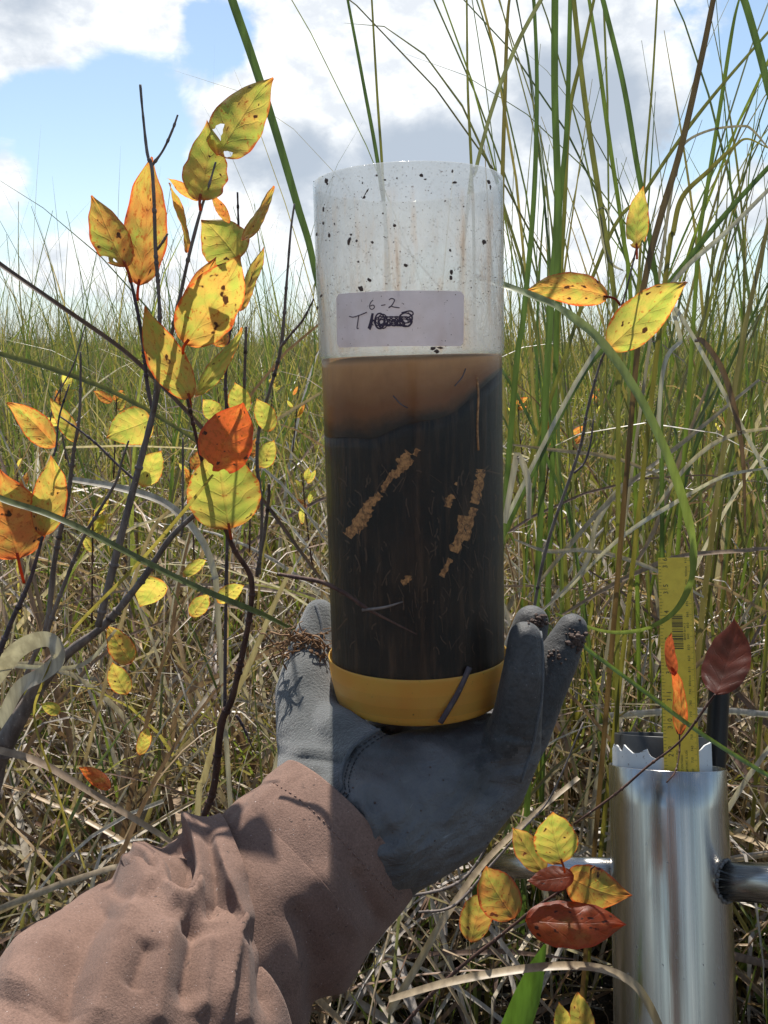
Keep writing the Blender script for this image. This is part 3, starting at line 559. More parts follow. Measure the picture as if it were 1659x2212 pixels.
for j in range(8):
    for k in range(seg): k2 = (k + 1) % seg; Fc.append((j * seg + k, j * seg + k2, (j + 1) * seg + k2, (j + 1) * seg + k))
b = len(V) - seg
for r in (.92, .5, .01):
    c = len(V)
    for k in range(seg): V.append(cyl(-math.pi + 2 * math.pi * k / seg, HW - .0008, RI * r)); U.append((k / seg, 1))
    for k in range(seg): k2 = (k + 1) % seg; Fc.append((c - seg + k, c - seg + k2, c + k2, c + k))
def water_mat():
    m, t = material('murky_brown_water'); uv = t.n('ShaderNodeTexCoord').outputs['UV']; s = t.n('ShaderNodeSeparateXYZ', {0: uv})
    n = t.noise(t.v('MULTIPLY', uv, (10, 1.6, 1)), 1, 6, .6); n2 = t.noise(t.v('MULTIPLY', uv, (90, 3, 1)), 1, 4)
    k = t.m('ADD', s.outputs[1], t.m('MULTIPLY', t.m('SUBTRACT', n, .5), .5))
    c = t.mix(t.mr(k, .0, .34), (.034, .020, .013), (.32, .13, .045)); c = t.mix(t.mr(k, .30, 1.0), c, (.74, .42, .18)); c = t.mix(t.m('MULTIPLY', t.mr(n2, .5, .75), .12), c, (.12, .05, .02)); c = t.mix(t.m('MULTIPLY', t.mr(s.outputs[1], .90, .99), .72), c, (.10, .06, .035))  # last mix paints the meniscus's dark reflection just below the waterline
    p = principled(t, col=c, rough=.3); tr = t.n('ShaderNodeBsdfTranslucent', {0: c}).outputs[0]
    out(t, t.n('ShaderNodeMixShader', {0: .42, 1: p, 2: tr}).outputs[0]); return m
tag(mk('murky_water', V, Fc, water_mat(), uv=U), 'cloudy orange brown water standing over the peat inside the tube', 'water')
def straw_mat():
    m, t = material('rotten_straw'); g = t.n('ShaderNodeNewGeometry').outputs['Position']; n = t.noise(g, 500, 4, .7)
    out(t, principled(t, col=t.mix(t.mr(n, .35, .65), (.20, .085, .03), (.62, .29, .10)), rough=.7)); return m
M['straw'] = straw_mat()
def chunk(pts, w, ragged=.4, n=4, seed=0):
    R = random.Random(seed); q = catmull([Vector((x, y, 0)) for x, y in pts], n); V, Fc = [], []
    for i, p in enumerate(q):
        t = (q[min(i + 1, len(q) - 1)] - q[max(i - 1, 0)]).normalized()
        for sg, rr in ((-1, TR - WALL - .0002), (0, TR - WALL - .00003), (1, TR - WALL - .0002)):
            ww = w * (.5 + R.uniform(-ragged, ragged) * .5) * sg; th, h = on_tube(p.x - t.y * ww, p.y + t.x * ww, TR - WALL); V.append(cyl(th, h, rr))
    for i in range(len(q) - 1):
        for k in range(2): Fc.append((i * 3 + k, i * 3 + k + 1, i * 3 + k + 4, i * 3 + k + 3))
    return V, Fc
# enlarged (1475 wide) coordinates of the core -> frame units
def zc(pts): return [(663.6 + x * .3149, 796.3 + y * .3149) for x, y in pts]
for i, (pts, w) in enumerate([([(275, 1150), (330, 1080), (380, 1010), (430, 950)], 17), ([(330, 1120), (380, 1060), (425, 990)], 14), ([(400, 950), (450, 910), (500, 860)], 14), ([(520, 850), (530, 800), (570, 745), (600, 700)], 9), ([(590, 740), (640, 690), (690, 640)], 13), ([(625, 650), (680, 600), (700, 575)], 13), ([(660, 680), (712, 615)], 13), ([(735, 595), (760, 550)], 9),
                           ([(1010, 1260), (1040, 1180), (1075, 1080), (1085, 1010)], 18), ([(1090, 1180), (1110, 1100), (1130, 1010), (1150, 955)], 11), ([(1145, 925), (1170, 840), (1192, 740), (1195, 690)], 14), ([(920, 1425), (950, 1370), (985, 1305)], 9), ([(960, 950), (975, 900), (1000, 865)], 12), ([(650, 1475), (690, 1445), (695, 1420)], 10), ([(1022, 800), (1028, 780)], 5)]):
    v, f = chunk(zc(pts), w * 1.3, .4, 5, i); mk('straw_fragment', v, f, M['straw'], PEAT)
def fibres():
    R = random.Random(77); parts = []
    for k in range(170):
        x, y = R.uniform(722, 1080), R.uniform(1000, 1400); an = R.gauss(1.45, .5); L = R.uniform(6, 40); v, f = chunk([(x, y), (x + math.cos(an) * L * .5 + R.gauss(0, 2), y + math.sin(an) * L * .5), (x + math.cos(an) * L, y + math.sin(an) * L)], R.uniform(.8, 3.2), .5, 3, k); parts.append((v, f))
    v, f = merge(parts); tag(mk('plant_fibres', v, f, M['fibre'], PEAT), kind='stuff')
M['fibre'] = flat_mat('brown_fibre', (.085, .045, .024), .6)
fibres()
def thread(pts, r, mat, name, parent):
    P = [cyl(*on_tube(x, y, TR), TR + .0008) if parent is TUBE else cyl(*on_tube(x, y, RI), RI + .0002) for x, y in pts]
    v, f = tube_geo(catmull(P, 5), [r] * ((len(P) - 1) * 5 + 1), 5); return mk(name, v, f, mat, parent)
thread(zc([(1165, 60), (1172, 200), (1165, 400), (1172, 560)]), .0006, M['straw'], 'root_thread', PEAT)
thread(zc([(590, 185), (640, 240), (690, 270)]), .00035, M['twig'], 'root_thread', PEAT)
thread(zc([(1085, 0), (1060, 60), (1010, 120)]), .00035, M['twig'], 'root_thread', PEAT)
thread([(1012, 1440), (985, 1500), (950, 1560)], .0016, M['twig'], 'cap_strand', TUBE)  # thin dark strand laid across the cap
# twig hanging in front of the tube
P = catmull([at(600, 1240, .455), at(640, 1247, .45), at(690, 1256, .445), at(715, 1266, .44), at(755, 1288, .437), at(795, 1316, .435), at(850, 1345, .437), at(900, 1370, .438)], 6)
v, f = tube_geo(P, lerp_list([.0009, .0011, .0011, .0010, .0010, .0008, .0005, .0003], len(P)), 6, knobs=.15)
HT = mk('hanging_twig', v, f, M['redtwig']); tag(HT, 'thin bent twig hanging across the front of the peat in the tube', 'twig')
P = catmull([at(782, 1318, .435), at(830, 1312, .433), at(870, 1300, .43)], 5); v, f = tube_geo(P, lerp_list([.0008, .0007, .0003], len(P)), 6); mk('side_shoot', v, f, M['bark'], HT)
# ------------------------------------------------------------------ corer with liner, ruler, pole
CR = .054
zt = CR / 122.0 * F; r_ = ray(1440, 1655); C0 = EYE + r_ * zt
best = min(np.linspace(C0.y - .3, C0.y, 301), key=lambda Y: abs(math.atan2(C0.y - at(1457, 2212, Y).y, C0.z - at(1457, 2212, Y).z) - math.radians(21)))
CB = at(1457, 2212, float(best)); CA = (C0 - CB).normalized(); print('corer', C0, CB)
CF = (EYE - C0); CF = (CF - CA * CF.dot(CA)).normalized(); CS = CA.cross(CF).normalized()
if CS.dot(RT) < 0: CS = -CS
def cl(s, fr, a): return C0 + CS * s + CF * fr + CA * a
def metal(name, col, rough, streak=True):
    m, t = material(name); tc = t.n('ShaderNodeTexCoord').outputs['UV']
    n = t.noise(t.v('MULTIPLY', tc, (260, 2.5, 1)), 1, 4, .6); n2 = t.noise(t.v('MULTIPLY', tc, (44, 1.3, 1)), 1, 6, .6); n3 = t.noise(t.v('MULTIPLY', tc, (60, 90, 1)), 1, 4, .6)
    c = t.mix(t.mr(n2, .35, .7), col, tuple(x * .72 for x in col)); c = t.mix(t.mr(n3, .70, .74), c, (.10, .085, .07))
    r = t.m('ADD', rough, t.m('MULTIPLY', t.mr(n2, .3, .7), .16))
    out(t, principled(t, col=c, rough=r, metal=t.m('SUBTRACT', 1.0, t.m('MULTIPLY', t.mr(n3, .66, .72), .8)), normal=bump(t, n, .12, .0006))); return m
M['alu'] = metal('brushed_aluminium', (.47, .455, .43), .15)
CORER = tag(empty('soil_corer', C0), 'aluminium soil corer barrel with welded side handles standing in the grass', 'soil corer')
def cln(prof, seg=72, closed=True): return lathe(prof, seg, closed, C0, CA, CS, CF)
v, f, u = cln([(CR, a) for a in np.linspace(-.75, -.0006, 24)] + [(CR - .0005, 0), (CR - .0014, 0)] + [(CR - .0017, a) for a in np.linspace(-.0006, -.75, 10)])
mk('barrel', v, f, M['alu'], CORER, uv=u)
def pipe_geo(a, b, r, seg=28, wall=.0022):
    d = (b - a).normalized(); e = d.cross(Vector((0, .3, 1))).normalized(); g = d.cross(e); L = (b - a).length
    return lathe([(r, 0), (r, L * .3), (r, L * .6), (r, L), (r - wall, L), (r - wall, L * .5), (r - wall, 0)], seg, True, a, d, e, g)
hd = (CS * math.cos(math.radians(24)) + CF * math.sin(math.radians(24)) + CA * .095).normalized()
ctr = cl(0, 0, -.099)
for sg, r, L in ((-1, .0122, .205), (1, .0168, .24)):
    a = ctr + CA * (-.002 if sg > 0 else .001) + hd * sg * (CR - .006); b = ctr + hd * sg * L
    v, f, u = pipe_geo(a, b, r); h = mk('side_handle', v, f, M['alu'], CORER, uv=u)
    R = random.Random(3); parts = []; e = hd.cross(CA).normalized(); w0 = ctr + CA * (-.002 if sg > 0 else .001)
    for k in range(40):
        q = 2 * math.pi * k / 40 + R.uniform(-.06, .06); dirv = e * math.cos(q) + CA * math.sin(q)
        off = dirv * (r + .001); lat = off.dot(CF.cross(CA)) if False else 0
        # where the pipe's skin meets the barrel
        base = w0 + off; rel = base - C0; rel -= CA * rel.dot(CA); hdp = hd * sg - CA * (hd * sg).dot(CA)
        aa, bb, cc = hdp.dot(hdp), 2 * hdp.dot(rel), rel.dot(rel) - CR * CR; tt = (-bb + math.sqrt(max(bb * bb - 4 * aa * cc, 0))) / (2 * aa)
        p = base + hd * sg * tt; bm = bmesh.new(); bmesh.ops.create_icosphere(bm, subdivisions=1, radius=R.uniform(.0015, .0027)); parts.append(([p + vv.co for vv in bm.verts], [tuple(x.index for x in ff.verts) for ff in bm.faces])); bm.free()
    v, f = merge(parts); mk('weld_bead', v, f, flat_mat('weld_scale', (.16, .15, .14), .4), h)
# white liner with a torn top, black rubber sleeve inside
LR, LO = .0460, -.0055
def torn(th):
    x = math.sin(th)
    pts = [(-1.0, .0145), (-.9, .019), (-.80, .0135), (-.76, .0145), (-.74, .020), (-.66, .0165), (-.55, .0125), (-.42, .0135), (-.34, .016), (-.27, .0175), (-.22, .0115), (-.1, .009), (.1, .011), (.3, .010), (.5, .013), (.72, .016), (.86, .022), (1.0, .024)]
    return float(np.interp(x, [p[0] for p in pts], [p[1] for p in pts])) + (.002 * math.sin(13 * th) if math.cos(th) < 0 else 0)
sg_ = 160; V, Fc, U = [], [], []
for r, hf in ((LR, 0), (LR, 1), (LR - .0018, 1), (LR - .0018, 0)):
    for k in range(sg_):
        th = 2 * math.pi * k / sg_; h = torn(th) if hf else -.05
        V.append(C0 + CS * (math.sin(th) * r - .0045) + CF * (math.cos(th) * r + LO) + CA * h); U.append((k / sg_, hf))
for j in range(3):
    for k in range(sg_): k2 = (k + 1) % sg_; Fc.append((j * sg_ + k, j * sg_ + k2, (j + 1) * sg_ + k2, (j + 1) * sg_ + k))
LIN = tag(empty('core_liner', cl(0, 0, -.05)), 'torn white plastic liner with a black rubber sleeve poking out of the corer', 'liner')
mw, t = material('white_pvc'); g = t.n('ShaderNodeNewGeometry').outputs['Position']; n = t.noise(g, 180, 5, .65); out(t, principled(t, col=t.mix(t.mr(n, .60, .70), (.74, .74, .72), (.22, .16, .11)), rough=.5))
mk('white_shell', V, Fc, mw, LIN, smooth=False)
M['rubber'] = flat_mat('black_rubber', (.022, .022, .022), .45)
v, f, u = lathe([(LR - .0022, -.05), (LR - .0022, .0285), (LR - .0026, .029), (LR - .005, .029), (LR - .0054, .0285), (LR - .0054, -.05)], 64, True, C0 + CF * LO - CS * .0045, CA, CS, CF)
mk('rubber_sleeve', v, f, M['rubber'], LIN)
# ruler
RW, RS, RF = .0305, .0131, .0430                                       # width, sideways and forward place in the barrel
INCH = .0254 * .975
def tick(in_no): return .0165 + (in_no - 29) * INCH                    # height of an inch mark above the barrel's rim
RULER = tag(empty('ruler', cl(RS, RF, -.1)), 'yellow measuring stick standing upright in the mouth of the corer', 'ruler')
top = tick(36) + .0052
v = [cl(RS + sx * RW / 2, RF + sf, a) for a in (-.1, top) for sx, sf in ((-1, -.0010), (1, -.0010), (1, 0), (-1, 0))]
mr_, t = material('yellow_paint'); g = t.n('ShaderNodeNewGeometry').outputs['Position']; n = t.noise(g, 120, 5, .6); n2 = t.noise(g, 900, 2)
c = t.mix(t.mr(n, .35, .7), (.90, .62, .05), (.80, .53, .04)); c = t.mix(t.mr(n2, .70, .75), c, (.25, .17, .05)); out(t, principled(t, col=c, rough=.35))
mk('yellow_strip', v, [(0, 3, 2, 1), (4, 5, 6, 7), (0, 1, 5, 4), (1, 2, 6, 5), (2, 3, 7, 6), (3, 0, 4, 7)], mr_, RULER, smooth=False)
PR = []
def rect(s0, s1, a0, a1): PR.append(([cl(RS + s0, RF + .00012, a0), cl(RS + s1, RF + .00012, a0), cl(RS + s1, RF + .00012, a1), cl(RS + s0, RF + .00012, a1)], [(0, 1, 2, 3)]))
def text(txt, s, a, size, anchor='CENTER', space=1.0):
    """flat print, its baseline running up the ruler"""
    cu = bpy.data.curves.new('t', 'FONT'); cu.body = txt; cu.size = size; cu.align_x = anchor; cu.align_y = 'CENTER'; cu.space_character = space; cu.resolution_u = 2
    o = bpy.data.objects.new('t', cu); me = o.to_mesh()
    PR.append(([cl(RS + s - q.co.y, RF + .00012, a + q.co.x) for q in me.vertices], [tuple(p.vertices) for p in me.polygons])); o.to_mesh_clear(); bpy.data.objects.remove(o); bpy.data.curves.remove(cu)
Lf, Rt = -RW / 2 + .0003, RW / 2 - .0003
for i in range(28 * 8, 36 * 8 + 2):
    a = tick(i / 8)
    if a < -.01 or a > top - .001: continue
    L = .0072 if i % 8 == 0 else .0032 if i % 4 == 0 else .0022; rect(Lf, Lf + L, a - .00016, a + .00016)
for i in range(29, 37):
    a = tick(i); text(str(i)[0], Lf + .0062, a - .0033, .0062); text(str(i)[1], Lf + .0062, a + .0033, .0062)
for mm in range(715, 922):
    a = tick(29) + (mm - 736.6) / 1000 * 1.012
    if a > top - .0005: continue
    L = .0038 if mm % 10 == 0 else .0027 if mm % 5 == 0 else .0015; rect(Rt - L, Rt, a - .0001, a + .0001)
    if mm % 10 == 0: text(('%d' % mm) + ('mm' if mm % 100 == 0 else ''), Rt - .0052, a, .0030, space=1.15)
for k, l in enumerate(('SWANSON CO. INC', 'WEST ONTARIO', 'FRANKFORT, IL USA')): text(l, -.0035 + k * .0041, -.006, .0027, 'LEFT')
a = tick(32.75); R = random.Random(9)
while a < tick(34.05):
    w = R.choice([.0003, .0003, .0006, .0009]); rect(-.0045, .0052, a, a + w); a += w + R.choice([.0004, .0005, .0008])
text('88707 00141 3', .0068, tick(33.4), .0026)
v, f = merge(PR); tag(mk('printed_scale', v, f, flat_mat('black_print', (.035, .03, .02)), RULER, smooth=False), kind='stuff')
P = [at(1536, 1850, C0.y + .07), at(1541, 1700, C0.y + .075), at(1548, 1600, C0.y + .08), at(1553, 1500, C0.y + .09), at(1554, 1468, C0.y + .09), at(1554, 1458, C0.y + .09), at(1554, 1454, C0.y + .09)]
P = [P[0] + (P[0] - P[1]) * 2.2] + P
v, f = tube_geo(P, [.011, .011, .011, .0108, .0106, .0104, .008, .003], 20)
PO = mk('black_pole', v, f, flat_mat('black_plastic', (.014, .016, .018), .3)); tag(PO, 'round ended black plastic pole standing behind the corer beside the ruler', 'pole')
# ------------------------------------------------------------------ the person: arm, glove, sleeve
def capsule(a, ra, b, rb, seg=20, rings=7):
    d = b - a; L = d.length; d = d / L if L > 1e-6 else Vector((0, 0, 1)); e = d.orthogonal().normalized(); g = d.cross(e); pr = []
    for i in range(rings): q = math.pi / 2 * (1 - i / rings); pr.append((ra * math.cos(q) + 1e-5, -ra * math.sin(q)))
    for i in range(5): k = i / 4; pr.append((ra + (rb - ra) * k, L * k))
    for i in range(1, rings + 1): q = math.pi / 2 * i / rings; pr.append((rb * math.cos(q) + 1e-5, L + rb * math.sin(q)))
    v, f, _ = lathe(pr, seg, False, a, d, e, g); n = len(pr)
    return v, f + [tuple(range(seg - 1, -1, -1)), tuple((n - 1) * seg + k for k in range(seg))]
def fuse(name, parts, mats, voxel, smooth=6, parent=None):
    """union of overlapping solids as one continuous skin"""
    v, f = merge(parts); tmp = mk('tmp', v, f, mats[0]); outward(tmp)
    m = tmp.modifiers.new('r', 'REMESH'); m.mode = 'VOXEL'; m.voxel_size = voxel; m.use_smooth_shade = True
    sm = tmp.modifiers.new('s', 'SMOOTH'); sm.factor = .5; sm.iterations = smooth
    dg = bpy.context.evaluated_depsgraph_get(); ev = tmp.evaluated_get(dg); me = bpy.data.meshes.new_from_object(ev)
    bpy.data.objects.remove(tmp); me.name = name; me.materials.clear()
    for x in mats: me.materials.append(x)
    me.polygons.foreach_set('use_smooth', [True] * len(me.polygons))
    o = bpy.data.objects.new(name, me); COL.objects.link(o)
    if parent is not None: o.parent = parent; o.matrix_parent_inverse = Matrix.Translation(-parent.location) if parent.parent is None else Matrix.Identity(4)
    return o
def chain(pts): return [capsule(at(*a[:3]), a[3], at(*b[:3]), b[3]) for a, b in zip(pts, pts[1:])]
def fabric(name, c1, c2, sc, strength, sheen=.3, rough=.9, specks=True, dist=.0015):
    m, t = material(name); g = t.n('ShaderNodeNewGeometry').outputs['Position']
    n = t.noise(g, sc, 4, .7); big = t.noise(g, 22, 5, .6); sp = t.noise(g, 420, 2); gr = t.noise(g, 900, 2)
    c = t.mix(t.mr(big, .3, .7), c1, c2); c = t.mix(t.mr(n, .3, .7), t.mix(1.0, c, (.78, .78, .78), 'MULTIPLY'), t.mix(1.0, c, (1.18, 1.18, 1.18), 'MULTIPLY'))
    if specks:
        st = t.noise(g, 55, 6, .65); c = t.mix(t.m('MULTIPLY', t.mr(st, .52, .68), .35), c, t.mix(1.0, c, (.55, .5, .48), 'MULTIPLY'))
        md = t.noise(g, 150, 5, .6); c = t.mix(t.m('MULTIPLY', t.mr(md, .66, .74), .7), c, (.06, .04, .033))
        c = t.mix(t.m('MULTIPLY', t.mr(sp, .70, .74), .8), c, (.05, .035, .03)); c = t.mix(t.m('MULTIPLY', t.mr(gr, .72, .76), .6), c, (.7, .62, .58))
    out(t, principled(t, col=c, rough=rough, sheen=sheen, spec=.25, normal=bump(t, t.m('ADD', n, t.m('MULTIPLY', big, .3)), strength, dist))); return m
M['fleece'] = fabric('grey_fleece', (.070, .073, .069), (.108, .110, .104), 700, .9, .5)
def leather_mat():
    m, t = material('grey_leather'); g = t.n('ShaderNodeNewGeometry').outputs['Position']
    v = t.v('MULTIPLY', g, (1, 1, 1)); w = t.noise(t.v('MULTIPLY', g, (160, 60, 260)), 1, 5, .6, .6); big = t.noise(g, 26, 5, .6); fn = t.noise(g, 800, 3, .6)
    scr = t.noise(t.v('MULTIPLY', g, (60, 60, 700)), 1, 3, .6)
    c = t.mix(t.mr(big, .35, .68), (.122, .117, .114), (.062, .060, .058)); c = t.mix(t.m('MULTIPLY', t.mr(w, .5, .75), .5), c, (.085, .085, .09))
    c = t.mix(t.m('MULTIPLY', t.mr(scr, .68, .76), .5), c, (.30, .30, .30)); c = t.mix(t.m('MULTIPLY', t.mr(fn, .66, .72), .6), c, (.045, .04, .038))
    out(t, principled(t, col=c, rough=t.m('ADD', .48, t.m('MULTIPLY', big, .2)), spec=.45, normal=bump(t, t.m('ADD', w, t.m('MULTIPLY', fn, .35)), .8, .0018))); return m
M['leather'] = leather_mat()
M['rubbery'] = fabric('dark_grip_leather', (.048, .047, .046), (.088, .086, .084), 500, .5, .1, .5)
M['seam'] = fabric('grey_piping', (.085, .088, .09), (.11, .115, .12), 900, .4, .2, .8, False)
M['thread'] = flat_mat('dark_thread', (.03, .03, .032), .7)
M['skin'] = flat_mat('skin', (.45, .27, .19), .6)
M['cloth'] = fabric('brown_shirt_cloth', (.222, .136, .102), (.158, .094, .070), 1100, .55, .08, .92, True, .0009)
# body behind the camera, reaching forward with the left arm
a_, b_ = at(280, 2275, .335), at(40, 2540, .285); el = b_ + (b_ - a_) * 1.05
body = [capsule(Vector((0, -.42, .30)), .15, Vector((0, -.38, .62)), .16), capsule(Vector((-.14, -.36, .68)), .075, Vector((.14, -.36, .68)), .075), capsule(Vector((0, -.35, .74)), .055, Vector((0, -.33, .84)), .052),
        capsule(Vector((0, -.31, .92)), .080, Vector((0, -.325, .97)), .092), capsule(Vector((0, -.225, .93)), .012, Vector((0, -.228, .90)), .015), capsule(Vector((-.085, -.325, .92)), .02, Vector((.085, -.325, .92)), .02),
        capsule(Vector((-.15, -.36, .68)), .06, el + Vector((-.06, -.22, .05)), .048), capsule(el + Vector((-.06, -.22, .05)), .048, el, .043), *chain([(735, 1806, .43, .029), (610, 1932, .408, .031), (485, 2062, .38, .034), (280, 2275, .335, .037), (40, 2540, .285, .040)]), capsule(at(40, 2540, .285), .040, el, .043),
        capsule(Vector((.16, -.36, .68)), .06, Vector((.27, -.30, .45)), .046), capsule(Vector((.27, -.30, .45)), .044, Vector((.10, -.13, .78)), .03), capsule(Vector((.10, -.13, .78)), .035, Vector((.07, -.08, .85)), .03),
        capsule(Vector((-.09, -.42, .22)), .10, Vector((-.16, -.10, .10)), .075), capsule(Vector((.09, -.42, .22)), .10, Vector((.20, -.10, .10)), .075), capsule(Vector((-.16, -.10, .10)), .07, Vector((-.16, -.55, .06)), .055), capsule(Vector((.20, -.10, .10)), .07, Vector((.18, -.55, .06)), .055)]
PERSON = fuse('person', body, [M['skin'], M['cloth']], .012, 4)
for p in PERSON.data.polygons:
    c = p.center
    p.material_index = 0 if (c.z > .79 or c.y > -.2 and c.x > 0 and c.z > .6) else 1
tag(PERSON, 'person in a brown shirt reaching out a gloved left hand that holds the tube up', 'person')
# glove: palm up, thumb at the left, fingers standing up at the right of the cap
parts = chain([(735, 1815, .43, .037), (800, 1795, .43, .038), (900, 1728, .449, .0365), (985, 1686, .466, .0315), (1055, 1638, .474, .0250), (1096, 1595, .468, .0150)])
parts += chain([(800, 1800, .42, .033), (880, 1795, .430, .0285), (970, 1760, .446, .0255), (1050, 1700, .460, .0200), (1098, 1630, .463, .0155)])
parts += chain([(850, 1655, .50, .030), (980, 1640, .525, .030), (1050, 1615, .53, .026)])
parts += chain([(1060, 1690, .462, .020), (1102, 1620, .461, .0168), (1118, 1545, .456, .0132), (1131, 1450, .453, .0112), (1134, 1378, .456, .0090)])      # little finger
parts += chain([(1060, 1670, .485, .022), (1130, 1585, .492, .0155), (1172, 1490, .497, .0135), (1206, 1420, .503, .0122), (1236, 1358, .508, .0092)])    # ring finger
parts += chain([(1050, 1640, .53, .022), (1100, 1520, .540, .0150), (1128, 1420, .545, .0140), (1148, 1345, .548, .0112)])                                # middle finger
parts += chain([(1000, 1640, .545, .022), (1040, 1560, .565, .0145), (1062, 1470, .575, .0125), (1070, 1415, .577, .0100)])                               # index finger
parts += chain([(740, 1775, .438, .034), (706, 1690, .458, .0285), (674, 1600, .478, .0200), (664, 1500, .503, .0190), (676, 1400, .528, .0150), (690, 1328, .540, .0100)])  # thumb
parts += chain([(690, 1550, .486, .0120), (735, 1590, .464, .0150), (790, 1650, .448, .0190), (860, 1710, .440, .0240)])                                  # web
GLOVE = fuse('glove', parts, [M['leather'], M['fleece'], M['rubbery']], .0015, 16, PERSON)
def seam_x(y): return float(np.interp(y, [1540, 1570, 1590, 1620, 1660, 1700, 1720, 1800, 1900], [880, 830, 790, 757, 738, 734, 722, 712, 700]))
me = GLOVE.data
co = np.empty(len(me.vertices) * 3, np.float32); me.vertices.foreach_get('co', co); co = co.reshape(-1, 3).copy()
for i in range(len(co)):                                               # wrinkles pressed into the skin of the glove
    p = Vector(co[i]); x, y = px(p); n = (EYE - p).normalized(); d = 0
    if x > seam_x(y) and y > 1560:
        d += .0026 * noise.noise(Vector((p.x * 60, p.y * 40, p.z * 130))) - .0026 * abs(noise.noise(Vector((p.x * 75 + p.z * 60, p.y * 50, p.z * 95 - p.x * 60)))) + .0006 * noise.noise(Vector((p.x * 220, p.y * 220, p.z * 300)))
        for (ax, ay, bx, by, w, hgt) in [(745, 1735, 812, 1905, 17, -.005), (790, 1690, 850, 1830, 13, -.0022), (850, 1900, 1040, 1700, 30, .002), (985, 1655, 1070, 1625, 9, -.0020), (1085, 1590, 1165, 1600, 8, -.0016), (1070, 1660, 1140, 1640, 9, -.0018), (830, 1590, 990, 1680, 20, -.0012), (765, 1700, 820, 1800, 8, .002)]:
            dx, dy = bx - ax, by - ay; L2 = dx * dx + dy * dy; k = max(0, min(1, ((x - ax) * dx + (y - ay) * dy) / L2)); dd = math.hypot(x - ax - k * dx, y - ay - k * dy); d += hgt * math.exp(-(dd / w) ** 2) * (1 - abs(2 * k - 1) ** 3)
    elif x <= seam_x(y):
        d += .0018 * noise.noise(Vector((p.x * 55, p.y * 55, p.z * 70)))
        for yy, a in ((1640, -.002), (1615, .0012)): d += a * math.exp(-((y - yy - (x - 660) * .12) / 8) ** 2)
    else: d += .0006 * noise.noise(Vector((p.x * 150, p.y * 150, p.z * 150)))
    co[i] = p + n * d
me.vertices.foreach_set('co', co.ravel()); me.update()
mi = []
for p in me.polygons:
    x, y = px(p.center); b = p.normal.dot((EYE - p.center).normalized())
    if x <= seam_x(y): mi.append(1)
    elif x > 1030 + 60 * noise.noise(Vector((y * .02, x * .02, 0))) and y < 1640 - (x - 1085) * .55 + 34 * noise.noise(Vector((x * .05, y * .05, 3))): mi.append(2 if b > -.1 else 1)
    else: mi.append(0 if b > -.05 else 1)
me.polygons.foreach_set('material_index', mi)
BV = BVHTree.FromPolygons([v.co for v in me.vertices], [p.vertices for p in me.polygons])
def hit(bv, x, y, off=0.0):
    d = ray(x, y).normalized(); h = bv.ray_cast(EYE, d)
    return None if h[0] is None else h[0] + h[1] * off * (1 if h[1].dot(d) < 0 else -1)
def surf_tube(name, pts, r, mat, parent, bv, off=0.0, seg=6, n=6):
    P = [q for q in (hit(bv, a.x, a.y, off) for a in catmull([Vector((x, y, 0)) for x, y in pts], n)) if q is not None]
    if len(P) < 3: return None
    v, f = tube_geo(P, [r] * len(P), seg); return mk(name, v, f, mat, parent)
SEAM = [(834, 1570), (800, 1586), (764, 1612), (745, 1645), (736, 1680), (738, 1702), (727, 1718), (720, 1745)]
surf_tube('seam_piping', SEAM, .0011, M['seam'], GLOVE, BV, 0)
def stitches(pts, r, L, gap, parent, bv, mat, off=.0003):
    q = [hit(bv, a.x, a.y, off) for a in catmull([Vector((x, y, 0)) for x, y in pts], 30)]; q = [a for a in q if a is not None]; parts = []; acc = 0; cur = []
    for a, b in zip(q, q[1:]):
        acc += (b - a).length
        if acc % (L + gap) < L: cur.append(a)
        elif len(cur) > 1: parts.append(tube_geo(cur, [r] * len(cur), 4)); cur = []
        else: cur = []
    if parts: v, f = merge(parts); tag(mk('stitching', v, f, mat, parent), kind='stuff')
stitches([(x + 8, y + 7) for x, y in SEAM], .00035, .0022, .0010, GLOVE, BV, M['thread']); stitches([(x + 17, y + 11) for x, y in SEAM], .00035, .0022, .0010, GLOVE, BV, M['thread'])
surf_tube('thumb_seam', [(682, 1306), (690, 1330), (696, 1360), (699, 1400)], .0010, M['seam'], GLOVE, BV, 0)
surf_tube('finger_seam', [(1168, 1365), (1172, 1420), (1170, 1500), (1160, 1560), (1148, 1620), (1125, 1690)], .0009, M['seam'], GLOVE, BV, 0)
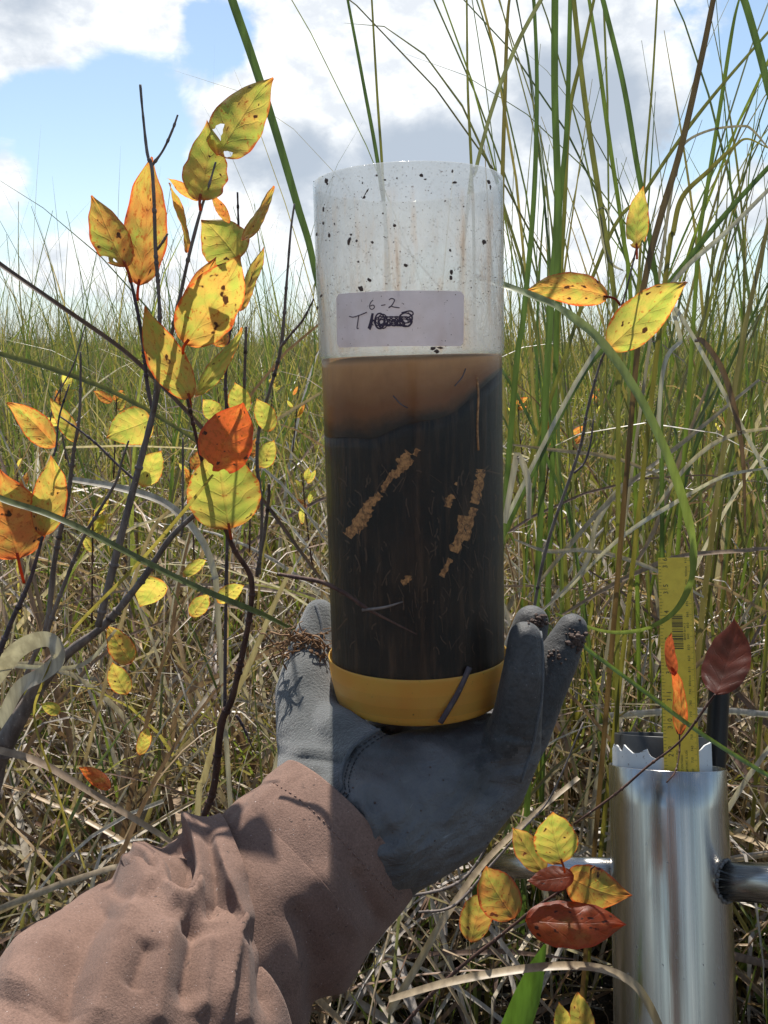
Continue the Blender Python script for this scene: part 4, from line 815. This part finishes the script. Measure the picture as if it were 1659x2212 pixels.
# sleeve and cuff
SC_ = [Vector(at(735, 1806, .43)), Vector(at(610, 1932, .408)), Vector(at(485, 2062, .38)), Vector(at(280, 2275, .335)), Vector(at(40, 2540, .285))]
SC_.append(SC_[4] + (SC_[4] - SC_[3]) * 1.1)
def sweep(name, ctr, rad, mat, parent, nu=150, nv=200, disp=None, skew=0.0):
    P = catmull(ctr, 24); A = np.array([tuple(p) for p in P]); dl = np.r_[0, np.cumsum(np.linalg.norm(np.diff(A, axis=0), axis=1))]
    P = [Vector([np.interp(q, dl, A[:, k]) for k in range(3)]) for q in np.linspace(0, dl[-1], nv)]
    R = np.interp(np.linspace(0, dl[-1], nv), [r[0] for r in rad], [r[1] for r in rad]) if isinstance(rad[0], tuple) else lerp_list(rad, nv)
    V, Fc = [], []; prev = None
    for i, p in enumerate(P):
        t = (P[min(i + 1, nv - 1)] - P[max(i - 1, 0)]); t = t.normalized(); a = (prev - t * prev.dot(t)).normalized() if prev is not None else (EYE - p - t * (EYE - p).dot(t)).normalized(); prev = a; b = t.cross(a)
        for k in range(nu):
            q = 2 * math.pi * k / nu; n = a * math.cos(q) + b * math.sin(q); v = p + n * R[i]
            if skew: v = v - t * (skew * math.sin(q) * math.exp(-(i / (nv - 1)) / .12))
            if disp: v = v + n * disp(v, n, i / (nv - 1), q)
            V.append(v)
    for i in range(nv - 1):
        for k in range(nu): k2 = (k + 1) % nu; Fc.append((i * nu + k, i * nu + k2, (i + 1) * nu + k2, (i + 1) * nu + k))
    return V, Fc, nu, nv
def seg_d(x, y, pl):
    best, bk = 1e9, 0
    for j in range(len(pl) - 1):
        ax, ay = pl[j]; bx, by = pl[j + 1]; dx, dy = bx - ax, by - ay; L2 = dx * dx + dy * dy + 1e-9; k = max(0, min(1, ((x - ax) * dx + (y - ay) * dy) / L2)); px_, py_ = x - ax - k * dx, y - ay - k * dy; d = math.hypot(px_, py_)
        if d < best: best, bk, sd = d, (j + k) / (len(pl) - 1), (dx * py_ - dy * px_)
    return best, bk, (1 if sd > 0 else -1)
FOLDS = [  # polyline in frame units, half width on its two sides, height in metres
    ([(300, 1828), (340, 1801), (395, 1778), (425, 1791), (435, 1831), (440, 1886), (425, 1926), (388, 1966)], 17, 17, .013),
    ([(330, 1840), (362, 1822), (392, 1822), (400, 1860), (392, 1910), (378, 1935)], 19, 19, -.017),
    ([(300, 1845), (340, 1862), (365, 1920), (386, 1968)], 15, 18, .009),
    ([(452, 1800), (456, 1860), (462, 1930), (460, 1985)], 14, 14, -.008),
    ([(470, 1806), (495, 1886), (520, 1956), (528, 1978), (503, 2030), (488, 2120), (480, 2230)], 15, 15, .011),
    ([(535, 1866), (555, 1956), (575, 2056), (585, 2211)], 14, 14, -.007),
    ([(522, 2030), (530, 2120), (527, 2230)], 14, 14, .005),
    ([(392, 1985), (425, 2004), (415, 2060), (400, 2180)], 18, 20, -.011),
    ([(448, 2010), (444, 2080), (436, 2200)], 22, 16, .006),
    ([(370, 1985), (360, 2050), (345, 2150), (335, 2230)], 24, 24, .006),
    ([(240, 1931), (190, 1990), (150, 2086), (130, 2230)], 44, 34, -.013),
    ([(210, 1900), (150, 1960), (90, 2060), (50, 2180)], 40, 40, .008), ([(300, 1940), (265, 2020), (225, 2120), (200, 2220)], 34, 34, .006),
    ([(322, 2036), (300, 2090), (284, 2140)], 16, 16, -.006),
    ([(250, 1835), (300, 1880), (330, 1930)], 26, 30, .007), ([(235, 1885), (250, 1925), (290, 1950)], 18, 18, -.004),
    ([(150, 1880), (130, 1915), (140, 1950)], 15, 15, .010), ([(118, 1905), (122, 1935), (150, 1955)], 14, 14, -.009),
    ([(60, 1975), (40, 2060), (20, 2160)], 40, 40, .005)]
def sleeve_disp(v, n, f, q):
    x, y = px(v); c = n.dot((EYE - v).normalized()); w = max(0, min(1, (c + .25) / .35)); d = 0
    for pl, wa, wb, h in FOLDS:
        dd, k, sd = seg_d(x, y, pl)
        if dd < 130: d += .72 * h * math.exp(-(dd / (1.25 * (wa if sd > 0 else wb))) ** 1.45) * min(1, 3.5 * (1 - abs(2 * k - 1)) + .1)
    d *= w
    d += .0028 * noise.noise(Vector((v.x * 22, v.y * 22, v.z * 22))) + .0007 * noise.noise(Vector((v.x * 80, v.y * 80, v.z * 80)))
    g = math.exp(-((f - .03) / .05) ** 2); d += g * .0008 * math.sin(q * 17 + 2 * math.sin(3 * q))
    return d
def cuff_disp(v, n, f, q):
    x, y = px(v); d = .0022 * noise.noise(Vector((v.x * 22, v.y * 22, v.z * 22 + 5))) + .0006 * noise.noise(Vector((v.x * 90, v.y * 90, v.z * 90)))
    for pl, wa, h in [([(455, 1790), (520, 1740), (560, 1690)], 7, -.0016), ([(470, 1805), (545, 1750), (590, 1700)], 7, .0012), ([(700, 1900), (760, 2010), (740, 2130)], 34, .004), ([(650, 1980), (690, 2080), (690, 2180)], 28, -.005), ([(775, 1900), (815, 1985)], 20, -.003)]:
        dd, k, sd = seg_d(x, y, pl)
        if dd < 90: d += h * math.exp(-(dd / wa) ** 2)
    return d
cd = (SC_[0] - SC_[1]).normalized()
V, Fc, nu, nv = sweep('cuff', [SC_[0] + cd * .004, SC_[0] - cd * .02, SC_[1], SC_[2] - cd * .02], [.0468, .0480, .0492, .0498, .0498, .0492], M['cloth'], None, 150, 130, cuff_disp)
V2 = []
ctr0 = [sum((V[i * nu + k] for k in range(nu)), Vector()) / nu for i in range(14)]
for i in range(14): V2 += [ctr0[i] + (V[i * nu + k] - ctr0[i]) * (1 - .0022 / (V[i * nu + k] - ctr0[i]).length) for k in range(nu)]
o_ = len(V); Vall = V + V2
Fi = [(o_ + i * nu + k, o_ + (i + 1) * nu + k, o_ + (i + 1) * nu + (k + 1) % nu, o_ + i * nu + (k + 1) % nu) for i in range(13) for k in range(nu)] + [(k, o_ + k, o_ + (k + 1) % nu, (k + 1) % nu) for k in range(nu)]
cuffV, cuffF = Vall, Fc + Fi
J0 = SC_[1].lerp(SC_[2], .52)
V, Fc, nu, nv = sweep('sleeve', [J0, J0 - cd * .02, J0 - cd * .04, SC_[3], SC_[4], SC_[5]], [(0, .0500), (.006, .0525), (.016, .0575), (.030, .0615), (.06, .0635), (.12, .0635), (.25, .061), (.6, .058)], M['cloth'], None, 260, 420, sleeve_disp, .021)
SLEEVE = mk('sleeve', V, Fc, M['cloth'], PERSON); CUFF = mk('cuff', cuffV, cuffF, M['cloth'], SLEEVE)
BVC = BVHTree.FromPolygons(cuffV, cuffF)
stitches([(574, 1682), (640, 1722), (700, 1775), (760, 1840), (820, 1905), (862, 1950)], .0003, .0022, .0012, SLEEVE, BVC, flat_mat('pale_thread', (.24, .14, .105)))
# roots and crumbs caught on the glove
R = random.Random(21); parts = []
for k in range(60):
    x, y = R.gauss(652, 30), R.gauss(1392, 13); p = hit(BV, min(max(x, 632), 706), y, .001) or at(x, y, .515)
    if x < 632: p = at(x, y, .50)
    P = [p]
    for i in range(5): P.append(P[-1] + Vector((R.gauss(-.0006 * (1 if x < 660 else -.6), .0028), R.gauss(-.0003, .0016), R.gauss(-.0002, .0024))))
    P = catmull(P, 3); parts.append(tube_geo(P, lerp_list([R.uniform(.0004, .0008), .0003], len(P)), 4))
v, f = merge(parts); tag(mk('root_clump', v, f, M['root']), 'tangle of brown rootlets stuck on the thumb of the glove left of the cap', 'roots')
def crumbs(name, spots, mat, parent):
    parts = []
    for x, y, r in spots:
        p = hit(BV, x, y, r * .3)
        if p is None: continue
        bm = bmesh.new(); bmesh.ops.create_icosphere(bm, subdivisions=1, radius=r)
        parts.append(([p + Vector((vv.co.x * R.uniform(.7, 1.2), vv.co.y * R.uniform(.7, 1.2), vv.co.z * R.uniform(.6, 1.1))) for vv in bm.verts], [tuple(q.index for q in ff.verts) for ff in bm.faces])); bm.free()
    if parts: v, f = merge(parts); tag(mk(name, v, f, mat, parent, smooth=False), kind='stuff')
crumbs('mud_crumbs', [(R.gauss(1165, 9), R.gauss(1340, 7), R.uniform(.0006, .0018)) for k in range(40)] + [(R.gauss(1245, 8), R.gauss(1380, 14), R.uniform(.0006, .0020)) for k in range(46)] + [(R.gauss(1200, 14), R.gauss(1420, 14), R.uniform(.0005, .0013)) for k in range(14)] + [(R.uniform(740, 1100), R.uniform(1600, 1850), R.uniform(.0003, .0006)) for k in range(40)], M['dirt'], GLOVE)
# ------------------------------------------------------------------ leafy shrubs
def leaf(name, base, tip, w, parent, col=(.25, None, 0), Y=.55, dY=0.0, yaw=0.0, cup=.25, fold=.15, bend=.08, shape=.5, holes=0.0, stalk=None, seed=0, ragged=.03, twist=0.0, sideb=0.0, label=None):
    """base, tip in frame units; w: width in frame units; dY: how much nearer or farther the tip is"""
    R = random.Random(seed * 7 + 3); yaw = yaw or R.uniform(-.35, .35); sideb = sideb or R.uniform(-.035, .035); w = w * .95; cup *= R.uniform(.6, 1.5); a, b = at(base[0], base[1], Y), at(tip[0], tip[1], Y + dY)
    ax = b - a; L = ax.length; ax /= L; vw = (EYE - (a + b) / 2).normalized(); s = ax.cross(vw).normalized(); n = s.cross(ax)
    hw = w * mpp((a + b) / 2) * .5 / max(.35, math.cos(yaw) * (1 - cup * .25)); nu, nw = 34, 18; V, U, Fc = [], [], []
    hl = holes if isinstance(holes, list) else []; gone = set()
    for i in range(nu + 1):
      for j in range(nw + 1):
        u, t = i / nu, j / nw * 2 - 1
        for hk, (u0, t0, ru, rt) in enumerate(hl):                     # bites: the edge of a bite follows its own outline
            du, dt = (u - u0) / ru, (t - t0) / rt; q = math.hypot(du, dt); an = math.atan2(dt, du); rr = 1 + .22 * math.sin(3 * an + seed) + .12 * math.sin(7 * an)
            if q < rr: gone.add((i, j)); q = max(q, 1e-4); u, t = u0 + du / q * ru * rr, t0 + dt / q * rt * rr
        u, t = min(max(u, 0), 1), min(max(t, -1), 1)
        e = max(.25, shape); prof = (u ** (.75 * e + .2)) * ((1 - u) ** (.85) * (1 - .35 * max(0, (u - .78) / .22))); prof /= ((e * .75 + .2) / (e * .75 + 1.05)) ** (e * .75 + .2) * (.85 / (e * .75 + 1.05)) ** .85
        if u > .9: prof = max(prof, .03)
        r = yaw + twist * (u - .5); s2 = s * math.cos(r) + n * math.sin(r); n2 = n * math.cos(r) - s * math.sin(r)
        q = hw * prof * (1 + ragged * 2.2 * noise.noise(Vector((u * 7, 3 * math.copysign(1, t), seed * 1.7))) * abs(t))
        z = -cup * q * t * t * 1.1 + fold * q * abs(t) + .012 * L * noise.noise(Vector((u * 3, t * 2, seed))) + .004 * L * math.sin(u * 38 - abs(t) * 6) + .02 * L * t * math.sin(u * 9 + seed)
        V.append(a + ax * (u * L) + n2 * z - n * (bend * L * (4 * u * (1 - u))) + s2 * (q * t) + s * (sideb * L * 4 * u * (1 - u) + (.05 if seed % 2 else -.05) * L * max(0, u - .75) ** 2 * 12)); U.append((u, t * .5 + .5))
    for i in range(nu):
        for j in range(nw):
            if (i, j) in gone and (i + 1, j) in gone and (i, j + 1) in gone and (i + 1, j + 1) in gone: continue
            q = i * (nw + 1) + j; Fc.append((q, q + 1, q + nw + 2, q + nw + 1))
    if stalk is not None:
        st = at(stalk[0], stalk[1], stalk[2] if len(stalk) > 2 else Y); P = catmull([st, st.lerp(a, .5) + Vector((0, -.001, .0015)), a + ax * .004], 4); v, f = tube_geo(P, [.0009] * len(P), 5); o = len(V); V += v; Fc += [tuple(i + o for i in q) for q in f]; U += [(.0, .5)] * len(v)
    ob = mk(name, V, Fc, M['leaf'], parent, uv=U); ob.color = (col[0], col[1] if col[1] is not None else R.random(), col[2], 1)
    if label: ob['label'] = label
    return ob
def stem(name, pts, r, parent, mat='bark', n=6, seed=0, seg=8):
    """pts: (x, y, depth); r: widths in frame units along it"""
    P = catmull([at(*p) for p in pts], n); rr = lerp_list(r, len(P)) * .86; v, f = tube_geo(P, [a * .5 * mpp(p) for a, p in zip(rr, P)], seg, True, .10, seed)
    parts = [(v, f)]; R = random.Random(seed + 50)
    for k in range(max(1, len(pts) - 1)):                              # swollen nodes
        i = R.randrange(2, len(P) - 2) if len(P) > 6 else len(P) // 2; d = (P[i + 1] - P[i - 1]).normalized() * .0012; q = rr[i] * .5 * mpp(P[i]) * 1.35; parts.append(tube_geo([P[i] - d * 1.6, P[i] - d * .5, P[i] + d * .5, P[i] + d * 1.6], [q * .6, q, q, q * .6], seg))
    v, f = merge(parts); return mk(name, v, f, M[mat], parent)
def D2(pts, Y0, Y1=None):
    Y1 = Y0 if Y1 is None else Y1; k = len(pts); return [(x, y, Y0 + (Y1 - Y0) * i / max(1, k - 1)) for i, (x, y) in enumerate(pts)]
SH = tag(empty('leafy_shrub', at(60, 1640, .62)), 'tall leafy shrub with yellow and red spotted leaves on grey stems left of the tube', 'shrub')
stem('stem', D2([(440, 1095), (370, 1160), (305, 1255), (225, 1350), (140, 1418), (60, 1520), (-20, 1680), (-60, 1900)], .56, .60), [12, 15, 17, 20, 26, 40, 60, 70], SH, 'bark', seed=1)
stem('branch', D2([(466, 350), (450, 405), (435, 450), (410, 545), (388, 645), (370, 725), (345, 820), (330, 895), (300, 1010), (265, 1145), (237, 1255), (212, 1352)], .545, .565), [5, 6, 8, 9, 10, 11, 13, 15, 17, 19, 20, 18], SH, 'bark', seed=2)
stem('branch', D2([(303, 183), (308, 240), (318, 330), (328, 362), (333, 440), (336, 540), (342, 620), (345, 700), (340, 800), (332, 890)], .56, .555), [7, 6, 8, 9, 9, 9, 9, 10, 10, 10], SH, 'bark', seed=3)
stem('twig', D2([(384, 248), (372, 282), (352, 325), (328, 358)], .55, .56), [5, 6, 6, 7], SH, 'bark', seed=4)
stem('twig', D2([(362, 505), (350, 525), (337, 542)], .55, .56), [5, 6, 7], SH, 'bark', seed=5)
stem('branch', D2([(278, 590), (290, 640), (302, 700), (312, 770), (318, 830), (330, 890)], .55, .56), [7, 8, 9, 9, 10, 10], SH, 'twig', seed=6)
stem('branch', D2([(405, 862), (415, 905), (430, 970), (448, 1035), (480, 1125), (508, 1190), (542, 1248), (540, 1325), (522, 1420), (500, 1512), (478, 1565), (462, 1700), (432, 1790), (420, 1880)], .535, .60), [8, 9, 10, 11, 12, 13, 15, 15, 16, 18, 20, 18, 16, 14], SH, 'redtwig', seed=7)
stem('branch', D2([(581, 1045), (580, 1080), (572, 1150), (562, 1200), (554, 1245)], .56, .57), [8, 9, 9, 9, 9], SH, 'bark', seed=8)
stem('branch', D2([(513, 415), (515, 480), (518, 560), (505, 670), (492, 750), (487, 830), (490, 900), (492, 1080), (488, 1300), (485, 1560)], .60, .64), [5, 6, 6, 7, 8, 9, 9, 9, 9, 10], SH, 'twig', seed=9)
stem('branch', D2([(532, 705), (530, 760), (528, 830), (526, 880)], .62, .63), [7, 8, 8, 8], SH, 'bark', seed=10)
stem('branch', D2([(636, 440), (628, 500), (620, 600), (607, 748), (585, 835), (562, 915), (555, 1000), (566, 1100), (560, 1240)], .62, .64), [5, 6, 7, 9, 9, 9, 9, 9, 9], SH, 'bark', seed=11)
stem('twig', D2([(678, 645), (655, 690), (630, 720), (606, 750)], .61, .62), [4, 6, 6, 7], SH, 'bark', seed=12)
stem('branch', D2([(174, 760), (174, 830), (171, 905), (160, 970), (146, 1080), (128, 1160), (115, 1232), (100, 1355), (60, 1450), (30, 1560)], .56, .60), [5, 7, 8, 9, 11, 12, 13, 14, 14, 14], SH, 'bark', seed=13)
stem('branch', D2([(278, 952), (262, 1000), (250, 1042), (210, 1110), (176, 1170), (140, 1260), (112, 1335), (95, 1400)], .55, .58), [5, 6, 7, 8, 9, 10, 11, 11], SH, 'bark', seed=14)
stem('branch', D2([(92, 1160), (78, 1210), (64, 1255), (45, 1300), (28, 1335), (0, 1405), (-40, 1500)], .53, .56), [8, 9, 11, 12, 13, 14, 15], SH, 'twig', seed=15)
stem('twig', D2([(130, 900), (170, 928), (212, 962), (250, 1000), (292, 1038)], .56, .57), [4, 5, 6, 6, 7], SH, 'twig', seed=16)
stem('twig', D2([(150, 830), (128, 900), (122, 960), (116, 985)], .56, .55), [4, 5, 5, 5], SH, 'twig', seed=17)
stem('twig', D2([(395, 945), (395, 1020), (394, 1130), (392, 1160)], .58, .57), [5, 6, 6, 6], SH, 'bark', seed=18)
stem('twig', D2([(148, 895), (135, 940), (150, 1005), (160, 1030)], .60), [4, 5, 5, 5], SH, 'bark', seed=19)
stem('twig', D2([(185, 700), (158, 790), (120, 860), (108, 910)], .60), [3, 4, 4, 4], SH, 'bark', seed=20)
stem('twig', D2([(510, 1545), (520, 1560), (535, 1590), (545, 1615)], .59), [8, 7, 5, 3], SH, 'twig', seed=21)
L = 'leaf'
for i, a in enumerate([
    ((470, 336), (584, 163), 106, .26, dict(Y=.55, dY=.02, holes=[(.20, -.52, .11, .26), (.08, .5, .04, .3), (.36, -.9, .03, .12)], cup=.3)), ((431, 434), (455, 262), 90, .18, dict(Y=.54, ragged=.08, dY=.015, stalk=(433, 455))),
    ((300, 618), (318, 337), 94, .50, dict(Y=.565, holes=[(.15, .35, .028, .12)], stalk=(297, 650))), ((273, 578), (203, 420), 80, .44, dict(Y=.545, holes=[(.14, -.45, .035, .16), (.2, -.9, .05, .22)], stalk=(283, 610))),
    ((400, 742), (460, 552), 66, .55, dict(Y=.56, fold=.4)), ((400, 745), (525, 557), 124, .34, dict(Y=.535, dY=-.01, shape=.45, stalk=(395, 765), label='yellow leaf with a dark spot and red rim')),
    ((413, 863), (306, 665), 82, .38, dict(Y=.54, stalk=(411, 885), cup=.15)), ((515, 562), (438, 472), 104, .12, dict(Y=.585, shape=.4)),
    ((522, 520), (588, 399), 26, .42, dict(Y=.57, yaw=.9, sideb=.06)), ((518, 672), (575, 536), 30, .38, dict(Y=.57, yaw=.7, sideb=-.04)), ((404, 546), (360, 396), 17, .45, dict(Y=.55, yaw=1.0, sideb=.07)),
    ((430, 432), (362, 382), 22, .45, dict(Y=.56, yaw=.7)), ((497, 482), (452, 415), 22, .55, dict(Y=.57, yaw=.6)), ((421, 858), (528, 712), 36, .20, dict(Y=.55, yaw=.6, label='dull folded leaf with a purple edge')),
    ((490, 744), (450, 705), 40, .50, dict(Y=.57)), ((460, 1018), (531, 873), 118, .78, dict(Y=.525, shape=.45, holes=[(.04, -.7, .06, .5), (.04, .8, .05, .4)], label='round orange red leaf')), ((495, 1144), (466, 962), 158, .06, dict(Y=.545, shape=.45, label='largest round yellow green leaf', stalk=(500, 1165))),
    ((92, 1158), (117, 985), 74, .36, dict(Y=.535, label='upright yellow leaf with a red foot')), ((40, 1208), (-10, 1015), 150, .55, dict(Y=.53, shape=.4, label='large blotched leaf cut by the left edge', stalk=(52, 1260))),
    ((120, 965), (18, 866), 56, .45, dict(Y=.56, yaw=.5, fold=.5)), ((165, 955), (106, 862), 36, .30, dict(Y=.58)), ((328, 905), (228, 942), 84, .03, dict(Y=.62, shape=.45)), ((308, 1052), (345, 972), 54, .12, dict(Y=.60, holes=[(.42, -.95, .10, .3), (.25, -.9, .05, .2)], ragged=.1)),
    ((520, 898), (510, 826), 48, .10, dict(Y=.62)), ((585, 932), (552, 862), 44, .14, dict(Y=.62)), ((470, 905), (440, 862), 42, .05, dict(Y=.61)), ((395, 1245), (444, 1208), 26, .10, dict(Y=.60, bend=.25)), ((412, 1332), (452, 1284), 38, .25, dict(Y=.60)),
    ((470, 1302), (526, 1262), 36, .08, dict(Y=.61)), ((284, 1433), (234, 1350), 54, .40, dict(Y=.58, shape=.4)), ((275, 1500), (240, 1432), 46, .25, dict(Y=.60)), ((238, 1704), (172, 1655), 32, .65, dict(Y=.62)), ((302, 1632), (318, 1570), 28, .35, dict(Y=.62)),
    ((130, 1540), (88, 1520), 28, .12, dict(Y=.60)), ((560, 1010), (590, 950), 40, .06, dict(Y=.66)), ((345, 1250), (300, 1310), 60, .02, dict(Y=.66, yaw=.5)), ((60, 930), (130, 958), 36, .05, dict(Y=.70))]):
    leaf(L, a[0], a[1], a[2], SH, (a[3], None, 0), seed=i + 1, **a[4])
# the shrub right of the tube
SR = tag(empty('leafy_shrub', at(1180, 1200, .72)), 'slender dark stem with three yellow leaves in the sawgrass right of the tube', 'shrub')
stem('stem', D2([(1376, 530), (1362, 590), (1345, 655), (1318, 735), (1295, 790), (1268, 890), (1255, 960), (1225, 1050), (1190, 1150), (1165, 1250), (1145, 1380), (1120, 1600)], .70, .76), [4, 5, 5, 6, 6, 7, 7, 8, 8, 8, 8, 8], SR, 'bark', seed=31)
stem('twig', D2([(1282, 905), (1275, 960), (1262, 1000), (1240, 1022)], .72), [4, 5, 5, 6], SR, 'twig', seed=32)
leaf(L, (1374, 538), (1385, 402), 48, SR, (.22, None, 0), Y=.70, seed=41, holes=[(.1, .8, .05, .3), (.12, -.75, .04, .3)], label='small upright yellow green leaf', stalk=(1376, 560))
leaf(L, (1314, 640), (1137, 622), 66, SR, (.42, None, 0), Y=.68, seed=42, bend=-.06, label='horizontal orange leaf', stalk=(1340, 660), sideb=.05)
leaf(L, (1313, 755), (1478, 603), 92, SR, (.18, None, 0), Y=.69, seed=43, dY=-.01, shape=.55, label='largest of the three leaves, folded along its rib', fold=.3)
# sprig low between glove and corer: leaves browned, part own colour, part painted shade
S3 = tag(empty('leafy_sprig', at(940, 2180, .66)), 'low sprig with red and yellow green leaves between the glove and the corer', 'shrub')
stem('stem', D2([(1285, 1870), (1240, 1905), (1165, 1955), (1120, 1990), (1070, 2030), (1000, 2085), (930, 2150), (860, 2230)], .645, .68), [5, 6, 7, 8, 8, 9, 9, 9], S3, 'redtwig', seed=51)
stem('twig', D2([(1240, 1780), (1330, 1715), (1400, 1655), (1470, 1600), (1530, 1520), (1545, 1500)], .66, .64), [5, 6, 6, 6, 6, 5], S3, 'redtwig', seed=52)
stem('twig', D2([(890, 1935), (960, 1920), (1010, 1890), (1050, 1830), (1075, 1760), (1120, 1690), (1150, 1620), (1190, 1480), (1230, 1400)], .66, .72), [8, 8, 7, 7, 6, 6, 5, 5, 4], S3, 'bark', seed=53)
stem('twig', D2([(905, 1970), (960, 1965), (1000, 1940), (1060, 1870), (1130, 1790), (1190, 1720), (1260, 1560)], .67, .73), [6, 7, 7, 6, 5, 5, 4], S3, 'bark', seed=54)
leaf(L, (1214, 1866), (1190, 1755), 96, S3, (.12, None, .08), Y=.635, seed=61, shape=.4, label='round yellow green leaf of the sprig', stalk=(1220, 1885))
leaf(L, (1176, 1886), (1112, 1785), 58, S3, (.25, None, .5), Y=.655, seed=62)
leaf(L, (1112, 1984), (1046, 1874), 92, S3, (.4, None, .42), Y=.63, seed=63, shape=.4); leaf(L, (1017, 2036), (1052, 1925), 68, S3, (.3, None, .4), Y=.645, seed=64)
leaf(L, (1240, 1892), (1140, 1906), 52, S3, (.85, None, .6), Y=.635, seed=65); leaf(L, (1222, 1888), (1364, 1940), 88, S3, (.48, None, .15), Y=.64, seed=66, sideb=.06)
leaf(L, (1135, 1986), (1352, 1988), 92, S3, (.72, None, .22), Y=.625, seed=67, bend=-.08, label='long red leaf of the sprig')
leaf(L, (1546, 1500), (1592, 1338), 92, S3, (.8, None, 1.0), Y=.66, seed=68, dY=.03, label='dark maroon leaf right of the ruler', fold=.35)
stem('twig', D2([(1468, 1585), (1467, 1630), (1458, 1668), (1440, 1690)], .685, .66), [4, 4, 4, 5], S3, 'redtwig', seed=71)
leaf(L, (1468, 1590), (1456, 1440), 30, S3, (.62, None, .1), Y=.69, seed=72, yaw=.5, fold=.5, sideb=.05); leaf(L, (1458, 1460), (1447, 1366), 24, S3, (.9, None, .6), Y=.69, seed=73, yaw=.4, twist=.8, sideb=-.05, label='narrow curled leaf in front of the ruler')
S5 = tag(empty('leafy_sprig', at(1270, 2260, .68)), 'dull green leaves at the bottom edge beside the corer', 'shrub')
leaf(L, (1275, 2250), (1245, 2145), 52, S5, (.02, None, .5), Y=.68, seed=81); leaf(L, (1225, 2270), (1212, 2165), 40, S5, (.0, None, .3), Y=.69, seed=82, yaw=.5)
stem('stem', D2([(1275, 2240), (1272, 2300), (1268, 2420)], .68), [4, 5, 5], S5, 'twig', seed=83)
# small sprigs farther back in the marsh
for k, (x, y, Y) in enumerate([(640, 850, 2.0), (590, 800, 2.6), (470, 800, 3.0), (415, 1010, 1.3), (130, 830, 1.6), (250, 860, 1.5), (660, 1040, 1.4), (1190, 905, 1.6), (1120, 870, 2.0), (1240, 940, 1.7), (200, 1110, 1.1), (1290, 840, 2.6), (1560, 900, 2.2), (540, 985, 1.25), (40, 1000, 1.5)]):
    R = random.Random(900 + k); g = at(x, y, Y); o = tag(empty('leafy_sprig', (g.x, g.y, 0)), 'small yellow leaved sprig half hidden in the marsh grass', 'shrub', 'small sprigs in the marsh grass')
    pts = [(x + R.uniform(-6, 6), y - 10, Y), (x, y + 90 / Y, Y), (x + R.uniform(-15, 15), y + 260 / Y, Y)]; stem('stem', pts, [3 / Y + 1, 4 / Y + 1, 5 / Y + 1], o, 'redtwig', seed=k + 100, seg=5)
    for j in range(6):
        bx, by = x + R.uniform(-8, 8), y + R.uniform(-5, 150) / Y; an = R.uniform(-2.8, -.3); ln = R.uniform(50, 85) * .62 / Y * 1.3
        leaf(L, (bx, by), (bx + math.cos(an) * ln, by + math.sin(an) * ln), ln * R.uniform(.3, .5), o, (R.choice([.02, .1, .2, .55]), None, R.choice([0, 0, .1])), Y=Y, dY=R.uniform(-.02, .02), seed=k * 9 + j, yaw=R.uniform(-.8, .8), fold=.3)
